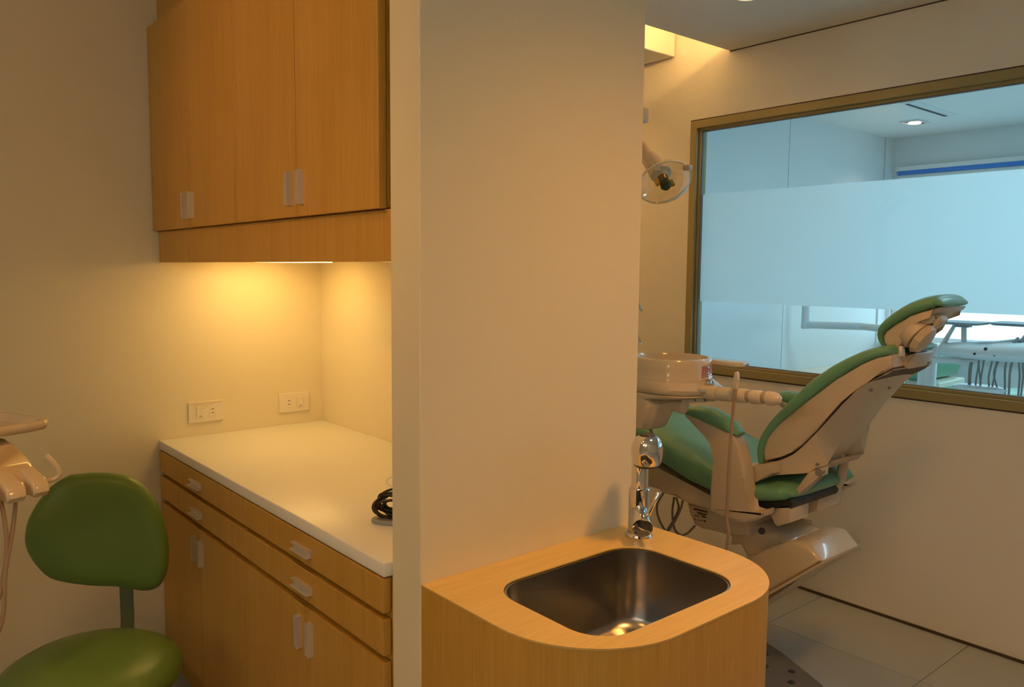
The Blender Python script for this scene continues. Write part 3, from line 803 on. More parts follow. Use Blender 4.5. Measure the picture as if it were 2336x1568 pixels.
cover = vp([(600, 862, .195), (655, 866, .19), (700, 858, .185), (760, 838, .182), (804, 817, .182), (846, 787, .182), (906, 722, .179), (966, 657, .175), (1026, 590, .169), (1085, 529, .162), (1135, 495, .152), (1212, 463, .142), (1248, 438, .137)])
cover += vp([(1310, 438, .035), (1240, 540, .04), (1170, 640, .05), (1100, 737, .06), (1035, 825, .07)], True)
cover += vp([(960, 862, .12), (905, 876, .15), (870, 905, .165), (725, 906, .18), (690, 918, .185), (640, 944, .19), (602, 966, .195)])
seam = [(700, 852, .17), (760, 830, .17), (838, 782, .17), (900, 717, .168), (962, 650, .163), (1020, 585, .158), (1080, 523, .15), (1131, 489, .14), (1209, 457, .13), (1244, 432, .125)]
core = vp([(x - 12, y - 14, h) for x, y, h in seam] + [(x + 7, y + 9, h) for x, y, h in reversed(seam)])
fin('back_core', vprism(nb(), core, 2, 0), M_dark, ch, sharp=40)
cv = fin('back_cover', vprism(nb(), cover, 2, 0.003), M_beige, ch, sharp=40)
for px, h in (((1150, 531), .11), ((1232, 520), .05), ((910, 862), .15), ((1024, 826), .08)):
    p = c4(*px, XC - h)
    fin('screw', cyl(nb(), p + Vector((0.006, 0, 0)), p - Vector((0.003, 0, 0)), 0.004, 0.004, 10), M_hose, cv)
bm = nb(); prism(bm, yz([(600, 866), (655, 870), (720, 850), (720, 902), (640, 940), (603, 962)], 2.27), 'x', 2.262, 2.31, 0.008, 2)
fin('back_hinge', bm, M_beige, ch, sharp=40)
fin('strut', prism(nb(), yz([(872, 902), (915, 880), (942, 875), (938, 912), (912, 920), (850, 985), (812, 1002), (806, 992)], 2.33), 'x', 2.32, 2.36, 0.004, 2), M_beige, ch, sharp=40)
pn = c4(918, 897, 2.32)
fin('hinge_pin', cyl(nb(), pn + Vector((0.02, 0, 0)), pn - Vector((0.004, 0, 0)), 0.012, 0.012, 16, 0.002), M_hose, ch)
fin('rear_grip', tube(nb(), [c4(1030, 826, 2.60), c4(1024, 880, 2.60), c4(1010, 935, 2.60), c4(975, 975, 2.60), c4(925, 985, 2.58)], 0.017, 8, 14), M_beige, ch)
# seat with thigh rest rising towards the feet
pairs_pad('seat_cushion', [((790, 975), (790, 1022)), ((735, 955), (735, 1042)), ((650, 945), (650, 1047)), ((560, 932), (560, 1042)), ((450, 885), (450, 1017)), ((330, 810), (330, 967)), ((215, 735), (215, 892)), ((105, 665), (105, 825))],
          [0.20, 0.23, 0.24, 0.24, 0.24, 0.24, 0.235, 0.23], M_green, e=3.2, extra=[(0.2, 0.03, 0.22, 0.055), (0.35, -0.10, 0.20, 0.05), (0.35, -0.17, 0.18, 0.04)])
fin('seat_pan', prism(nb(), yz([(600, 1036), (790, 1018), (800, 1040), (790, 1062), (690, 1060), (600, 1068), (450, 1020), (450, 1012)], 2.30), 'x', 2.30, 2.60, 0.004, 1), M_dark, ch, sharp=40)
fin('seat_rail', prism(nb(), yz([(60, 815), (200, 880), (330, 966), (455, 1014), (600, 1046), (600, 1090), (450, 1068), (325, 1032), (275, 1012), (245, 978), (215, 968), (190, 975), (60, 940)], 2.28), 'x', 2.28, 2 * XC - 2.28, 0.015, 3), M_beige, ch, sharp=40)
fin('rear_housing', prism(nb(), yz([(690, 1062), (700, 1050), (784, 1040), (790, 1050), (784, 1125), (730, 1141), (716, 1130), (700, 1085)], 2.30), 'x', 2.30, 2.42, 0.006, 2), M_beige, ch, sharp=40)
fin('rear_housing', prism(nb(), yz([(780, 1070), (828, 1062), (848, 1015), (915, 995), (918, 1005), (908, 1072), (850, 1090), (790, 1092)], 2.50), 'x', 2.50, 2.66, 0.006, 2), M_beige, ch, sharp=40)
# armrests
def armrest(x0, x1, ref):
    am = fin('arm_support', prism(nb(), [(p[0], p[1]) for p in yz([(325, 640), (360, 668), (430, 722), (460, 765), (467, 800), (462, 850), (450, 960), (440, 1065), (470, 1082), (560, 1112), (592, 1122), (640, 1112), (690, 1088), (694, 1062), (650, 1072), (622, 1082), (604, 1062), (598, 1020), (602, 920), (592, 850), (566, 775), (545, 720), (470, 660), (380, 620)], ref)], 'x', x0, x1, 0.012, 3), M_beige, ch, sharp=45)
    xm = (x0 + x1) / 2
    cs, ht, hw = [], [], []
    for (a, b, w) in (((322, 612), (322, 640), 0.026), ((370, 596), (362, 664), 0.034), ((430, 602), (420, 690), 0.038), ((490, 634), (476, 714), 0.038), ((536, 680), (520, 730), 0.035), ((560, 712), (552, 736), 0.028)):
        A, B = c4(*a, ref), c4(*b, ref); m_ = (A + B) / 2
        cs.append(Vector((xm, m_.y, m_.z))); ht.append((A - B).length / 2 * 0.86); hw.append(w)
    fin('armrest_pad', pad(nb(), cs, hw, ht, e=2.3, endround=0.9), M_green, ch, sharp=70)
armrest(2.195, 2.255, 2.215)
dx = 2 * XC - 2.215
armrest(dx - 0.02, dx + 0.04, 2.215)
# headrest
pairs_pad('headrest_cushion', [((1192, 330), (1228, 348)), ((1168, 280), (1202, 308)), ((1180, 228), (1210, 275)), ((1230, 180), (1258, 238)), ((1300, 135), (1322, 205)), ((1360, 112), (1385, 182)), ((1408, 105), (1428, 170)), ((1440, 119), (1450, 163))],
          [0.09, 0.105, 0.115, 0.12, 0.12, 0.118, 0.112, 0.10], M_green, e=2.6, endround=0.9)
XH = 2.385
fin('headrest_shell', prism(nb(), yz([(1205, 318), (1203, 290), (1215, 268), (1258, 235), (1322, 202), (1385, 180), (1450, 161), (1436, 178), (1406, 192), (1362, 224), (1322, 264), (1297, 300), (1268, 341), (1228, 346)], XH), 'x', XH, 2 * XC - XH, 0.010, 3), M_beige, ch, sharp=45)
fin('headrest_bracket', prism(nb(), yz([(1345, 222), (1400, 188), (1416, 196), (1422, 215), (1412, 232), (1385, 240)], 2.40), 'x', 2.40, 2.50, 0.008, 3), M_beige, ch, sharp=45)
fin('headrest_knuckle', prism(nb(), yz([(1420, 190), (1440, 192), (1453, 205), (1452, 222), (1436, 245), (1400, 262), (1380, 245), (1412, 236), (1424, 218)], 2.42), 'x', 2.43, 2.49, 0.010, 3), M_beige, ch, sharp=45)
kp0 = c4(1325, 255, 2.42); kp1 = c4(1366, 290, 2.42); kp2 = c4(1400, 314, 2.42)
kd = fin('headrest_drum', cyl(nb(), kp0, kp1, 0.046, 0.048, 36, 0.006), M_beige, ch)
fin('tightening_knob', cyl(nb(), kp1 + (kp2 - kp1) * 0.10, kp2, 0.050, 0.044, 10, 0.008), M_beige, ch, sharp=25)
bm = nb()
prism(bm, yz([(1262, 330), (1300, 330), (1340, 345), (1340, 372), (1310, 432), (1248, 428), (1258, 380)], 2.44), 'x', 2.44, 2 * XC - 2.44, 0.006, 2)
fin('headrest_stem', bm, M_dark, ch, sharp=45)
fin('stem_cap', prism(nb(), yz([(1300, 376), (1345, 366), (1346, 374), (1310, 436), (1288, 424)], 2.42), 'x', 2.425, 2 * XC - 2.425, 0.005, 2), M_beige, ch, sharp=45)
fin('stem_blade', prism(nb(), yz([(1268, 412), (1300, 372), (1312, 378), (1282, 424)], 2.43), 'x', 2.415, 2.44, 0.003, 2), M_alu, ch, sharp=45)
fin('release_lever', cyl(nb(), c4(1286, 380, 2.40), c4(1282, 332, 2.40), 0.011, 0.010, 18, 0.003), M_alu, ch)
# lift mechanism
bx = fin('seat_gearbox', prism(nb(), yz([(322, 1030), (450, 1066), (600, 1095), (600, 1185), (500, 1178), (400, 1150), (358, 1135), (335, 1085)], 2.33), 'x', 2.33, 2 * XC - 2.33, 0.014, 3), M_beige, ch, sharp=45)
def print_bar(x0, y0, x1, y1, m=M_print):
    pts = yz([(x0, y0), (x1, y1), (x1, y1 + 4), (x0, y0 + 4)], 2.33)
    return prism(nb(), pts, 'x', 2.3292, 2.3302)
bm = nb()
for (x0, y0, x1, y1) in ((358, 1058, 420, 1072), (358, 1061, 420, 1075), (372, 1074, 418, 1084), (376, 1080, 410, 1088), (362, 1088, 384, 1093), (392, 1090, 414, 1096), (396, 1094, 412, 1099), (360, 1104, 368, 1107), (376, 1108, 382, 1110), (388, 1110, 396, 1113), (402, 1110, 412, 1114), (403, 1114, 411, 1118)):
    prism(bm, yz([(x0, y0), (x1, y1), (x1, y1 + 4), (x0, y0 + 4)], 2.33), 'x', 2.3292, 2.3302)
fin('rating_label', bm, M_print, bx, smooth=False, label='dark printed rating label')
fin('lift_arm', prism(nb(), yz([(505, 1108), (610, 1122), (680, 1138), (730, 1168), (782, 1203), (795, 1228), (760, 1250), (690, 1262), (640, 1300), (590, 1290), (556, 1225), (548, 1192), (500, 1178)], 2.38), 'x', 2.38, 2 * XC - 2.38, 0.03, 4), M_beigeg, ch, sharp=50)
fin('lift_pivot', cyl(nb(), c4(662, 1160, 2.385), c4(662, 1160, 2.375), 0.012, 0.012, 16), M_dark, ch)
fin('lift_housing', prism(nb(), yz([(585, 1275), (640, 1268), (720, 1252), (782, 1210), (800, 1200), (868, 1222), (925, 1298), (690, 1432), (560, 1500), (430, 1560), (430, 1460)], 2.36), 'x', 2.36, 2 * XC - 2.36, 0.018, 3), M_beigeg, ch, sharp=50)
fin('housing_rim', prism(nb(), yz([(925, 1298), (926, 1312), (690, 1450), (560, 1520), (430, 1585), (430, 1560), (560, 1500), (690, 1434)], 2.355), 'x', 2.355, 2 * XC - 2.355, 0.003, 1), M_beige, ch, sharp=45)
fin('lower_link', prism(nb(), yz([(870, 1345), (690, 1455), (430, 1590), (430, 1640), (690, 1476), (780, 1412)], 2.40), 'x', 2.40, 2 * XC - 2.40, 0.006, 2), M_beige, ch, sharp=45)
lo = c4(430, 1600, 2.40)
fin('pedestal', box(nb(), (2.34, 2 * XC - 2.34), (lo.y - 0.08, lo.y + 0.35), (0.04, lo.z + 0.1), 0.03, 3), M_beige, ch)
bp_pts = [(2.68, 2.5), (2.67, 1.85), (2.64, 1.63), (2.60, 1.52), (2.50, 1.31), (2.46, 1.25), (2.42, 1.22), (2.32, 1.22), (2.28, 1.25), (2.25, 1.31), (2.22, 1.52), (2.22, 2.5)]
bpl = fin('base_plate', prism(nb(), bp_pts, 'z', 0.0, 0.026, 0.005, 2), M_rubber, ch, sharp=45)
for (xx, yy) in ((2.54, 1.55), (2.46, 1.50), (2.50, 1.42), (2.43, 1.38), (2.40, 1.48), (2.36, 1.36), (2.34, 1.46)):
    fin('anti_slip_stud', lathe(nb(), [(0.001, 0.004), (0.010, 0.0035), (0.014, 0.0)], (xx, yy, 0.0255), seg=16), M_dark, bpl)
for pts in ([(225, 985), (195, 1040), (200, 1100), (235, 1160), (265, 1130), (300, 1060), (310, 1015)], [(270, 1010), (262, 1080), (272, 1150), (300, 1178), (330, 1170), (365, 1135)], [(280, 1012), (290, 1060), (268, 1110), (240, 1155), (215, 1190)]):
    fin('control_cable', tube(nb(), [c4(x, y, 2.45 + 0.02 * (i % 2)) for i, (x, y) in enumerate(pts)], 0.0045, 8, 8), M_hose, ch)

# =================================================================== cuspidor unit
def c1(x, y, X): return at(1440 + x / 6.489, 780 + y / 6.489, 'x', X)
cu = thing('cuspidor_unit', (1.95, 1.98, 0), 'beige cuspidor with round spit bowl beside the dental chair', 'cuspidor')
bc = Vector((1.95, 1.552, 0))
zr = 1.168
bw = fin('spit_bowl', lathe(nb(), [(0.001, zr - 0.085), (0.045, zr - 0.083), (0.085, zr - 0.06), (0.105, zr - 0.025), (0.1085, zr - 0.006), (0.112, zr), (0.118, zr - 0.001), (0.1215, zr - 0.007), (0.122, zr - 0.03), (0.124, zr - 0.055), (0.1265, zr - 0.06), (0.120, zr - 0.095), (0.001, zr - 0.095)], (bc.x, bc.y, 0), seg=56), M_beigeg, cu, sharp=45)
# upper housing flaring out below the bowl, lower housing
def rr_ring(cx, cy, hx, hy, r, z): return [Vector((a, b, z)) for a, b in rrect(cx, cy, hx, hy, r, 8)]
zm = 1.066
bm = nb()
loft(bm, [rr_ring(1.95, 1.685, 0.122, 0.278, 0.11, zm), rr_ring(1.95, 1.685, 0.127, 0.288, 0.12, zm + 0.005), rr_ring(1.95, 1.685, 0.129, 0.290, 0.12, zm + 0.016), rr_ring(1.95, 1.68, 0.127, 0.25, 0.12, zm + 0.036), rr_ring(1.95, 1.70, 0.122, 0.262, 0.12, zm + 0.05), rr_ring(1.95, 1.72, 0.115, 0.26, 0.11, zm + 0.062)])
fin('upper_housing', bm, M_beigeg, cu, sharp=50)
bm = nb()
loft(bm, [rr_ring(1.885, 1.745, 0.048, 0.195, 0.025, 0.951), rr_ring(1.885, 1.745, 0.057, 0.203, 0.03, 0.956), rr_ring(1.888, 1.74, 0.063, 0.220, 0.03, 1.01), rr_ring(1.892, 1.735, 0.067, 0.228, 0.035, 1.034), rr_ring(1.905, 1.74, 0.080, 0.225, 0.06, 1.046), rr_ring(1.94, 1.70, 0.115, 0.272, 0.10, 1.054), rr_ring(1.95, 1.685, 0.124, 0.285, 0.11, zm - 0.004), rr_ring(1.95, 1.685, 0.120, 0.281, 0.11, zm - 0.0005)])
fin('lower_housing', bm, M_beigeg, cu, sharp=50)
fin('stand_column', box(nb(), (1.83, 2.07), (1.80, 2.10), (0.0, 0.951), 0.03, 3), M_beige, cu)
bm = nb()                                   # printed warning on the bowl side
for r_ in range(7):
    z1 = zr - 0.022 - r_ * 0.0052
    for s in range(6):
        if random.random() < 0.12: continue
        a0 = math.radians(-96 + s * 6.0 + 1.5 * random.random()); a1 = a0 + math.radians(4.2 + random.random())
        ps = [(bc.x + 0.1242 * math.cos(a), bc.y + 0.1242 * math.sin(a)) for a in (a0, (a0 + a1) / 2, a1)]
        vs0 = [bm.verts.new((x, y, z1)) for x, y in ps]; vs1 = [bm.verts.new((x, y, z1 + 0.0026)) for x, y in ps]
        for i in range(2): bm.faces.new((vs0[i], vs0[i + 1], vs1[i + 1], vs1[i]))
fin('warning_print', bm, M_red, bw, smooth=False, label='small red warning print')
sh = [c1(1020, 200, 2.03), c1(1090, 205, 2.03)]
bm = nb()
prism(bm, [(2.02, 1.50), (2.10, 1.50), (2.10, 1.385), (2.085, 1.365), (2.04, 1.355), (2.02, 1.37)], 'z', zr - 0.022, zr - 0.008, 0.004, 2)
fin('cup_shelf', bm, M_beigeg, cu, sharp=45)
for (dy, px) in ((0, (1462, 700)), (0.0, (1460, 775))):
    p = at(*px, 'x', 1.95)
    fin('water_spout', tube(nb(), [Vector((1.95, p.y + 0.14, zr - 0.03)), Vector((1.95, p.y + 0.10, p.z - 0.03)), Vector((1.95, p.y + 0.05, p.z + 0.012)), Vector((1.95, p.y + 0.015, p.z + 0.010)), Vector((1.95, p.y - 0.004, p.z - 0.012))], 0.0045, 6, 10), M_chrome, cu)
fin('drain_cup', cyl(nb(), c1(560, 900, 1.93), c1(790, 960, 1.93), 0.020, 0.024, 28, 0.004), M_beigeg, cu)
fin('drain_tube', tube(nb(), [c1(240, 1150, 1.93), c1(262, 1240, 1.93), c1(300, 1345, 1.93), c1(345, 1500, 1.94), c1(380, 1800, 1.97)], 0.0045, 6, 10), M_hose, cu)
# assistant's holder arm
ha = cu
p0, p1 = c1(1000, 735, 1.93), c1(2165, 850, 1.93)
ax_ = (p1 - p0).normalized(); L_ = (p1 - p0).length
def along(t): return p0 + ax_ * (L_ * t)
hs_ = fin('holder_arm', cyl(nb(), along(-0.12), along(0.27), 0.0195, 0.0205, 28, 0.002), M_beigeg, ha)
fin('grip_body', cyl(nb(), along(0.272), along(0.64), 0.0205, 0.0205, 28, 0.002), M_beigeg, hs_)
for a, b in ((0.625, 0.66), (0.82, 0.865)):
    fin('holder_notch', cyl(nb(), along(a), along(b + 0.035), 0.0165, 0.0165, 24), M_beige_shade, hs_)
fin('grip_segment', cyl(nb(), along(0.69), along(0.83), 0.0205, 0.019, 28, 0.003), M_beigeg, hs_)
bm = nb(); lathe(bm, [(0.001, 0.04), (0.010, 0.038), (0.016, 0.030), (0.0195, 0.016), (0.0195, 0.0), (0.016, -0.004), (0.001, -0.004)], along(0.885), ax_, 28)
fin('end_knob', bm, M_beigeg, hs_)
fin('valve_lever', cyl(nb(), c1(960, 720, 1.90), c1(1105, 745, 1.90), 0.006, 0.004, 14, 0.001), M_chrome, ha)
fin('knob', lathe(nb(), [(0.001, -0.012), (0.009, -0.010), (0.012, 0), (0.009, 0.010), (0.001, 0.012)], c1(1150, 615, 1.95), (0, 1, 0), 20), M_chrome, ha)
# second holder row farther in
q0, q1 = c1(760, 850, 2.05), c1(1250, 845, 2.05)
for k, (a, b, r, m) in enumerate(((0.0, 0.16, 0.012, M_beigeg), (0.17, 0.40, 0.011, M_white), (0.40, 0.46, 0.009, M_hose), (0.46, 0.68, 0.011, M_white), (0.68, 0.74, 0.009, M_hose), (0.74, 1.0, 0.008, M_alu))):
    fin('coupling', cyl(nb(), q0 + (q1 - q0) * a, q0 + (q1 - q0) * b, r, r, 18, 0.002), m, ha)
fin('coupling_bracket', tube(nb(), [c1(720, 850, 2.04), c1(660, 800, 2.02), c1(640, 720, 1.99)], 0.008, 6, 12), M_alu, ha)
# saliva ejector hanging in the holder
se = thing('saliva_ejector', (1.9, 1.35, 0.5), 'brown saliva ejector with long hanging hose in the holder arm', 'suction handpiece')
XS = 1.905
fin('tip', prism(nb(), [(p.y, p.z) for p in (c1(1525, 560, XS), c1(1505, 690, XS), c1(1575, 700, XS), c1(1590, 560, XS), c1(1588, 470, XS), c1(1570, 442, XS), c1(1545, 445, XS))], 'x', XS - 0.006, XS + 0.006, 0.002, 2), M_beigeg, se, sharp=45)
fin('valve_body', cyl(nb(), c1(1540, 690, XS), c1(1520, 865, XS), 0.0062, 0.0055, 16, 0.001), M_brownhose, se)
fin('hose', tube(nb(), [c1(1522, 860, XS), c1(1505, 1050, XS), c1(1475, 1400, XS), c1(1440, 2000, XS), c1(1415, 2600, XS), c1(1405, 3100, XS), Vector((1.93, c1(1405, 3100, XS).y + 0.10, 0.22)), Vector((1.95, 1.70, 0.2)), Vector((1.95, 1.805, 0.30))], 0.0046, 8, 10), M_brownhose, se)

# =================================================================== operating light
def c5(x, y, X): return at(1420 + x / 5.226, 200 + y / 5.226, 'x', X)
XL = 2.40
ol_ = thing('operating_light', (XL, 2.2, 1.7), 'dental operating light with clear dome shield beyond the partition edge', 'dental lamp')
lc = c5(500, 1130, XL)
axl = Vector((-0.30, -0.62, -0.72)).normalized()
fin('shield', lathe(nb(), [(0.030, -0.058), (0.060, -0.050), (0.085, -0.030), (0.099, -0.004), (0.101, 0.004), (0.096, 0.016), (0.075, 0.030), (0.040, 0.040), (0.001, 0.043), (0.001, 0.041), (0.040, 0.038), (0.074, 0.028), (0.094, 0.015), (0.098, 0.004), (0.096, -0.004), (0.083, -0.029), (0.058, -0.048), (0.030, -0.056)], lc, axl, 44), M_clear, ol_, sharp=60)
fin('rim', lathe(nb(), [(0.1000, -0.003), (0.1030, -0.002), (0.1035, 0.002), (0.1000, 0.003), (0.0990, 0.0), (0.1000, -0.003)], lc, axl, 44), M_white, ol_)
fin('socket', lathe(nb(), [(0.001, -0.030), (0.022, -0.028), (0.026, -0.040), (0.040, -0.046), (0.043, -0.062), (0.001, -0.064)], lc, axl, 28), M_plate, ol_)
fin('lamp_holder', lathe(nb(), [(0.020, -0.030), (0.020, -0.006), (0.013, 0.0), (0.001, 0.001)], lc, axl, 20), mat('bronze_metal', (0.20, 0.10, 0.03), 0.3, 0.7), ol_)
fin('bulb_cap', lathe(nb(), [(0.010, 0.0), (0.020, 0.004), (0.021, 0.022), (0.013, 0.032), (0.001, 0.032)], lc, axl, 8), M_dark, ol_, sharp=20)
a_, b_ = frame(axl)
for s in (-1, 1):
    pc = lc + a_ * 0.030 * s + axl * 0.002
    fin('filter', lathe(nb(), [(0.001, -0.012), (0.011, -0.012), (0.011, 0.012), (0.001, 0.012)], pc, axl, 4), M_amber, ol_, sharp=20)
for k in range(4):
    pc = lc - axl * 0.050 + a_ * (0.02 + 0.008 * k) + b_ * 0.03
    fin('vent_fin', cyl(nb(), pc, pc + axl * 0.02, 0.003, 0.003, 8), M_plate, ol_)
hg = c5(775, 955, XL)
fin('handle', box(nb(), (hg.x - 0.012, hg.x + 0.012), (hg.y - 0.014, hg.y + 0.014), (hg.z - 0.010, hg.z + 0.010), 0.003), M_beige, ol_)
ar0 = lc - axl * 0.06
ar1 = c5(190, 690, XL + 0.02)
fin('lamp_neck', tube(nb(), [ar0, ar0 + (ar1 - ar0) * 0.55], lambda t: 0.040 - 0.010 * t, 8, 24), M_beigeg, ol_)
fin('lamp_yoke', tube(nb(), [ar0 + (ar1 - ar0) * 0.56, ar1, ar1 + Vector((0, 0.10, 0.06))], 0.026, 8, 20), M_beige, ol_)
e0 = c5(225, 325, XL)
fin('drop_link', cyl(nb(), ar1 + Vector((0, 0.10, 0.02)), Vector((ar1.x, ar1.y + 0.10, e0.z)), 0.018, 0.018, 16), M_beige, ol_)
fin('spring_arm', box(nb(), (e0.x - 0.03, e0.x + 0.03), (e0.y - 0.017, e0.y + 0.20), (e0.z - 0.03, e0.z + 0.03), 0.010, 3), M_beige, ol_)
pe = Vector((1.95, 2.20, e0.z))
fin('boom', cyl(nb(), Vector((e0.x, e0.y + 0.16, e0.z)), pe, 0.024, 0.024, 20), M_beige, ol_)
fin('arm_post', cyl(nb(), (pe.x, pe.y, 0.0), (pe.x, pe.y, e0.z + 0.03), 0.028, 0.028, 20, 0.004), M_beige, ol_)
fin('post_foot', lathe(nb(), [(0.08, 0), (0.08, 0.02), (0.03, 0.04)], (pe.x, pe.y, 0), seg=24), M_beige, ol_)

# =================================================================== room beyond the glass
def c7(x, y, X): return at(2080 + x / 6.535, 700 + y / 6.535, 'x', X)
XU = 4.6
un = thing('dental_delivery_unit', (XU, 1.9, 0), 'white dental delivery unit with hanging hoses beyond the interior window', 'dental unit')
def seg2(name, a, b, r, m=M_white, r1=None, dx=0.0):
    return fin(name, cyl(nb(), c7(*a, XU + dx), c7(*b, XU + dx), r, r if r1 is None else r1, 20, min(r * 0.2, 0.004)), m, un)
pt, pbm = c7(230, 540, XU + 0.02), c7(215, 1230, XU + 0.02)
fin('column', lathe(nb(), [(0.13, 0), (0.13, 0.03), (0.055, 0.05), (0.047, 0.08), (0.047, pt.z - 0.01), (0.040, pt.z), (0.001, pt.z)], (pt.x, pbm.y, 0), seg=28), M_white, un)
seg2('brace', (355, 740), (655, 250), 0.016, M_white, 0.009, -0.03)
seg2('post', (778, 745), (778, 300), 0.0135, M_white, None, -0.03)
fin('post_bracket', box(nb(), (XU - 0.06, XU), (c7(908, 275, XU).y, c7(712, 275, XU).y), (c7(800, 302, XU).z, c7(800, 252, XU).z), 0.003), M_grey, un)
seg2('support_arm', (310, 790), (760, 800), 0.019, M_white)
fin('arm_bracket', tube(nb(), [c7(690, 815, XU), c7(850, 825, XU), c7(960, 800, XU), c7(1080, 775, XU), c7(1130, 800, XU)], 0.018, 6, 14), M_white, un)
def tray2(xa, xb, yt, yb_):
    a, b = c7(xa, yt, XU - 0.05), c7(xb, yb_, XU - 0.05)
    bm = nb()
    cy, hy = (a.y + b.y) / 2, abs(a.y - b.y) / 2
    loft(bm, [rr_ring(XU, cy, 0.12, hy, 0.03, a.z), rr_ring(XU, cy, 0.115, hy - 0.004, 0.03, a.z - 0.004), rr_ring(XU, cy, 0.10, hy - 0.02, 0.03, a.z - 0.014)])
    return bm
fin('tray', tray2(410, 1065, 212, 250), M_grey, un)
fin('tray', tray2(1165, 2300, 228, 280), M_grey, un)
# delivery head: rounded body
hcs = [c7(560, 625, XU), c7(720, 630, XU), c7(950, 640, XU), c7(1250, 655, XU), c7(1600, 650, XU), c7(2200, 650, XU)]
cs_ = [Vector((XU, p.y, p.z)) for p in hcs]
fin('head', pad(nb(), cs_, [0.10, 0.13, 0.14, 0.15, 0.16, 0.16], [0.036, 0.043, 0.047, 0.052, 0.06, 0.06], e=2.6, endround=0.8), M_white, un, sharp=70)
for px, r in (((1110, 628), 0.008), ((945, 702), 0.006), ((1250, 715), 0.008)):
    p = c7(*px, XU - 0.14)
    fin('knob', cyl(nb(), p - Vector((0.012, 0, 0)), p + Vector((0.03, 0, 0)), r, r, 12), M_dark, un)
for a, b in (((1470, 610), (1590, 460)), ((1560, 615), (1690, 430)), ((1650, 610), (1780, 420))):
    seg2('handpiece', a, b, 0.009, M_grey, 0.007, -0.12)
    
hs = [([(890, 830), (875, 900), (865, 1000), (858, 1180)], 0.0085), ([(1000, 800), (990, 900), (960, 1080), (950, 1180)], 0.0045), ([(1000, 800), (1005, 950), (1022, 1090), (1020, 1180)], 0.0045), ([(1075, 790), (1050, 950), (1030, 1080), (1022, 1180)], 0.0045),
      ([(1210, 760), (1170, 930), (1145, 1050), (1150, 1190)], 0.0045), ([(1265, 760), (1260, 860), (1225, 980), (1240, 1100), (1310, 1340), (1330, 1500)], 0.0045), ([(1350, 740), (1270, 860), (1235, 1020), (1200, 1195)], 0.0045),
      ([(1420, 760), (1390, 930), (1388, 1150), (1390, 1400)], 0.005), ([(1510, 760), (1465, 970), (1455, 1150), (1440, 1400)], 0.006), ([(1600, 760), (1600, 900), (1608, 1050), (1580, 1400)], 0.005), ([(1660, 760), (1655, 900), (1660, 1050), (1618, 1400)], 0.005)]
for pts, r in hs:
    fin('hose', tube(nb(), [c7(x, y, XU - 0.05) for x, y in pts], r, 6, 8), M_hose, un)
# lower white dish
fd = c7(1000, 1230, XU - 0.05)
bm = nb()
loft(bm, [[Vector((fd.x + hx_ * math.cos(2 * PI * k / 28), fd.y + hy_ * math.sin(2 * PI * k / 28), z_)) for k in range(28)] for hx_, hy_, z_ in ((0.05, 0.075, fd.z - 0.06), (0.07, 0.10, fd.z - 0.03), (0.08, 0.128, fd.z), (0.082, 0.130, fd.z + 0.012), (0.06, 0.10, fd.z + 0.02))])
fin('instrument_dish', bm, M_white, un)
fin('dish_stem', cyl(nb(), (fd.x, fd.y, 0.45), (fd.x, fd.y, fd.z - 0.055), 0.02), M_white, un)
fin('dish_arm', tube(nb(), [(fd.x, fd.y, 0.46), (fd.x, fd.y + 0.12, 0.46), (pt.x, pbm.y, 0.46)], 0.018, 6, 12), M_white, un)
# overhead arm seen under the film
XA2 = 4.9
arm = thing('lamp_arm', (XA2, 2.6, 0), 'white jointed lamp arm beside the wall panels beyond the glass', 'lamp arm')
ja = at(1838, 728, 'x', XA2)
fin('joint', cyl(nb(), (XA2, ja.y, ja.z - 0.065), (XA2, ja.y, ja.z + 0.20), 0.028, 0.026, 20, 0.003), M_white, arm)
e1 = at(2060, 757, 'x', XA2)
e1m = at(1965, 745, 'x', XA2)
fin('boom', cyl(nb(), (XA2, ja.y, at(1850, 742, 'x', XA2).z), e1m, 0.024, 0.024, 20), M_white, arm)
fin('boom_sleeve', cyl(nb(), e1m, (XA2, e1.y, at(2060, 755, 'x', XA2).z), 0.022, 0.022, 20), M_plate, arm)
fin('upright', cyl(nb(), (XA2, e1.y, 0), (XA2, e1.y, e1.z + 0.03), 0.026, 0.026, 20), M_white, arm)
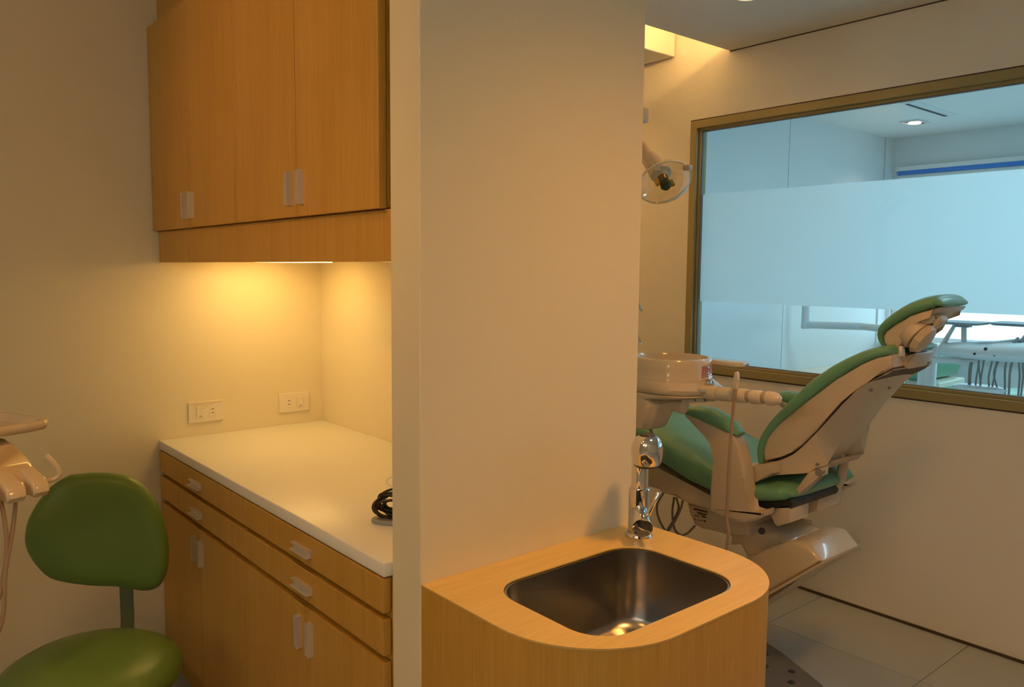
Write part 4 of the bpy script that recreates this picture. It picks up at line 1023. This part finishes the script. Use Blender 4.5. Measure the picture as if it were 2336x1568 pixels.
# side desk along the panel wall
dk = thing('side_desk', (5.6, 2.7, 0), 'cream laminate side desk along the panel wall beyond the glass', 'desk')
fin('top', box(nb(), (4.88, 6.19), (2.40, Y2 - 0.001), (0.72, 0.748), 0.003, 1), M_cream, dk, smooth=False)
for xa in (4.89, 5.52, 6.15):
    fin('side_panel', box(nb(), (xa, xa + 0.025), (2.42, Y2 - 0.001), (0, 0.72)), M_cream, dk, smooth=False)
# second chair
c2 = thing('dental_chair', (5.3, 1.9, 0), 'upright green and cream dental chair behind the white column beyond the glass', 'dental chair')
XQ = 5.25
ga = [at(x, y, 'x', XQ) for x, y in ((2068, 800), (2128, 795), (2136, 812), (2128, 842), (2118, 866), (2070, 868))]
cg = [(p.y, p.z) for p in ga]
bm = nb(); prism(bm, cg, 'x', XQ, XQ + 0.45, 0.012, 3)
fin('backrest', bm, M_green, c2, sharp=45)
lo_ = min(z for y, z in cg); y0_, y1_ = min(y for y, z in cg), max(y for y, z in cg)
fin('back_shell', box(nb(), (XQ + 0.02, XQ + 0.43), (y0_ - 0.02, y1_ + 0.01), (0.45, lo_ + 0.004), 0.012, 3), M_cream, c2)
sp_ = at(2200, 895, 'x', 5.0)
fin('seat', pad(nb(), [Vector((5.30, y0_ + 0.05, 0.66)), Vector((5.30, y0_ - 0.2, 0.67)), Vector((5.30, y0_ - 0.5, 0.70)), Vector((5.30, y0_ - 0.75, 0.70))], [0.24, 0.26, 0.25, 0.22], [0.045, 0.05, 0.05, 0.04], e=3.2), M_green, c2, sharp=70)
fin('pedestal', box(nb(), (5.18, 5.46), (y0_ - 0.45, y0_ + 0.05), (0.0, 0.63), 0.04, 3), M_cream, c2)
# ceiling slot
sl = thing('ceiling_slot_vent', (5.33, 2.26, CEIL - 0.004), 'long narrow slot air vent in the ceiling beyond the glass', 'vent')
fin('frame', box(nb(), (5.03, 5.66), (2.205, 2.30), (CEIL - 0.004, CEIL)), M_white, sl, smooth=False)
fin('slot', box(nb(), (5.06, 5.63), (2.262, 2.284), (CEIL - 0.006, CEIL - 0.0035)), M_dark, sl, smooth=False)
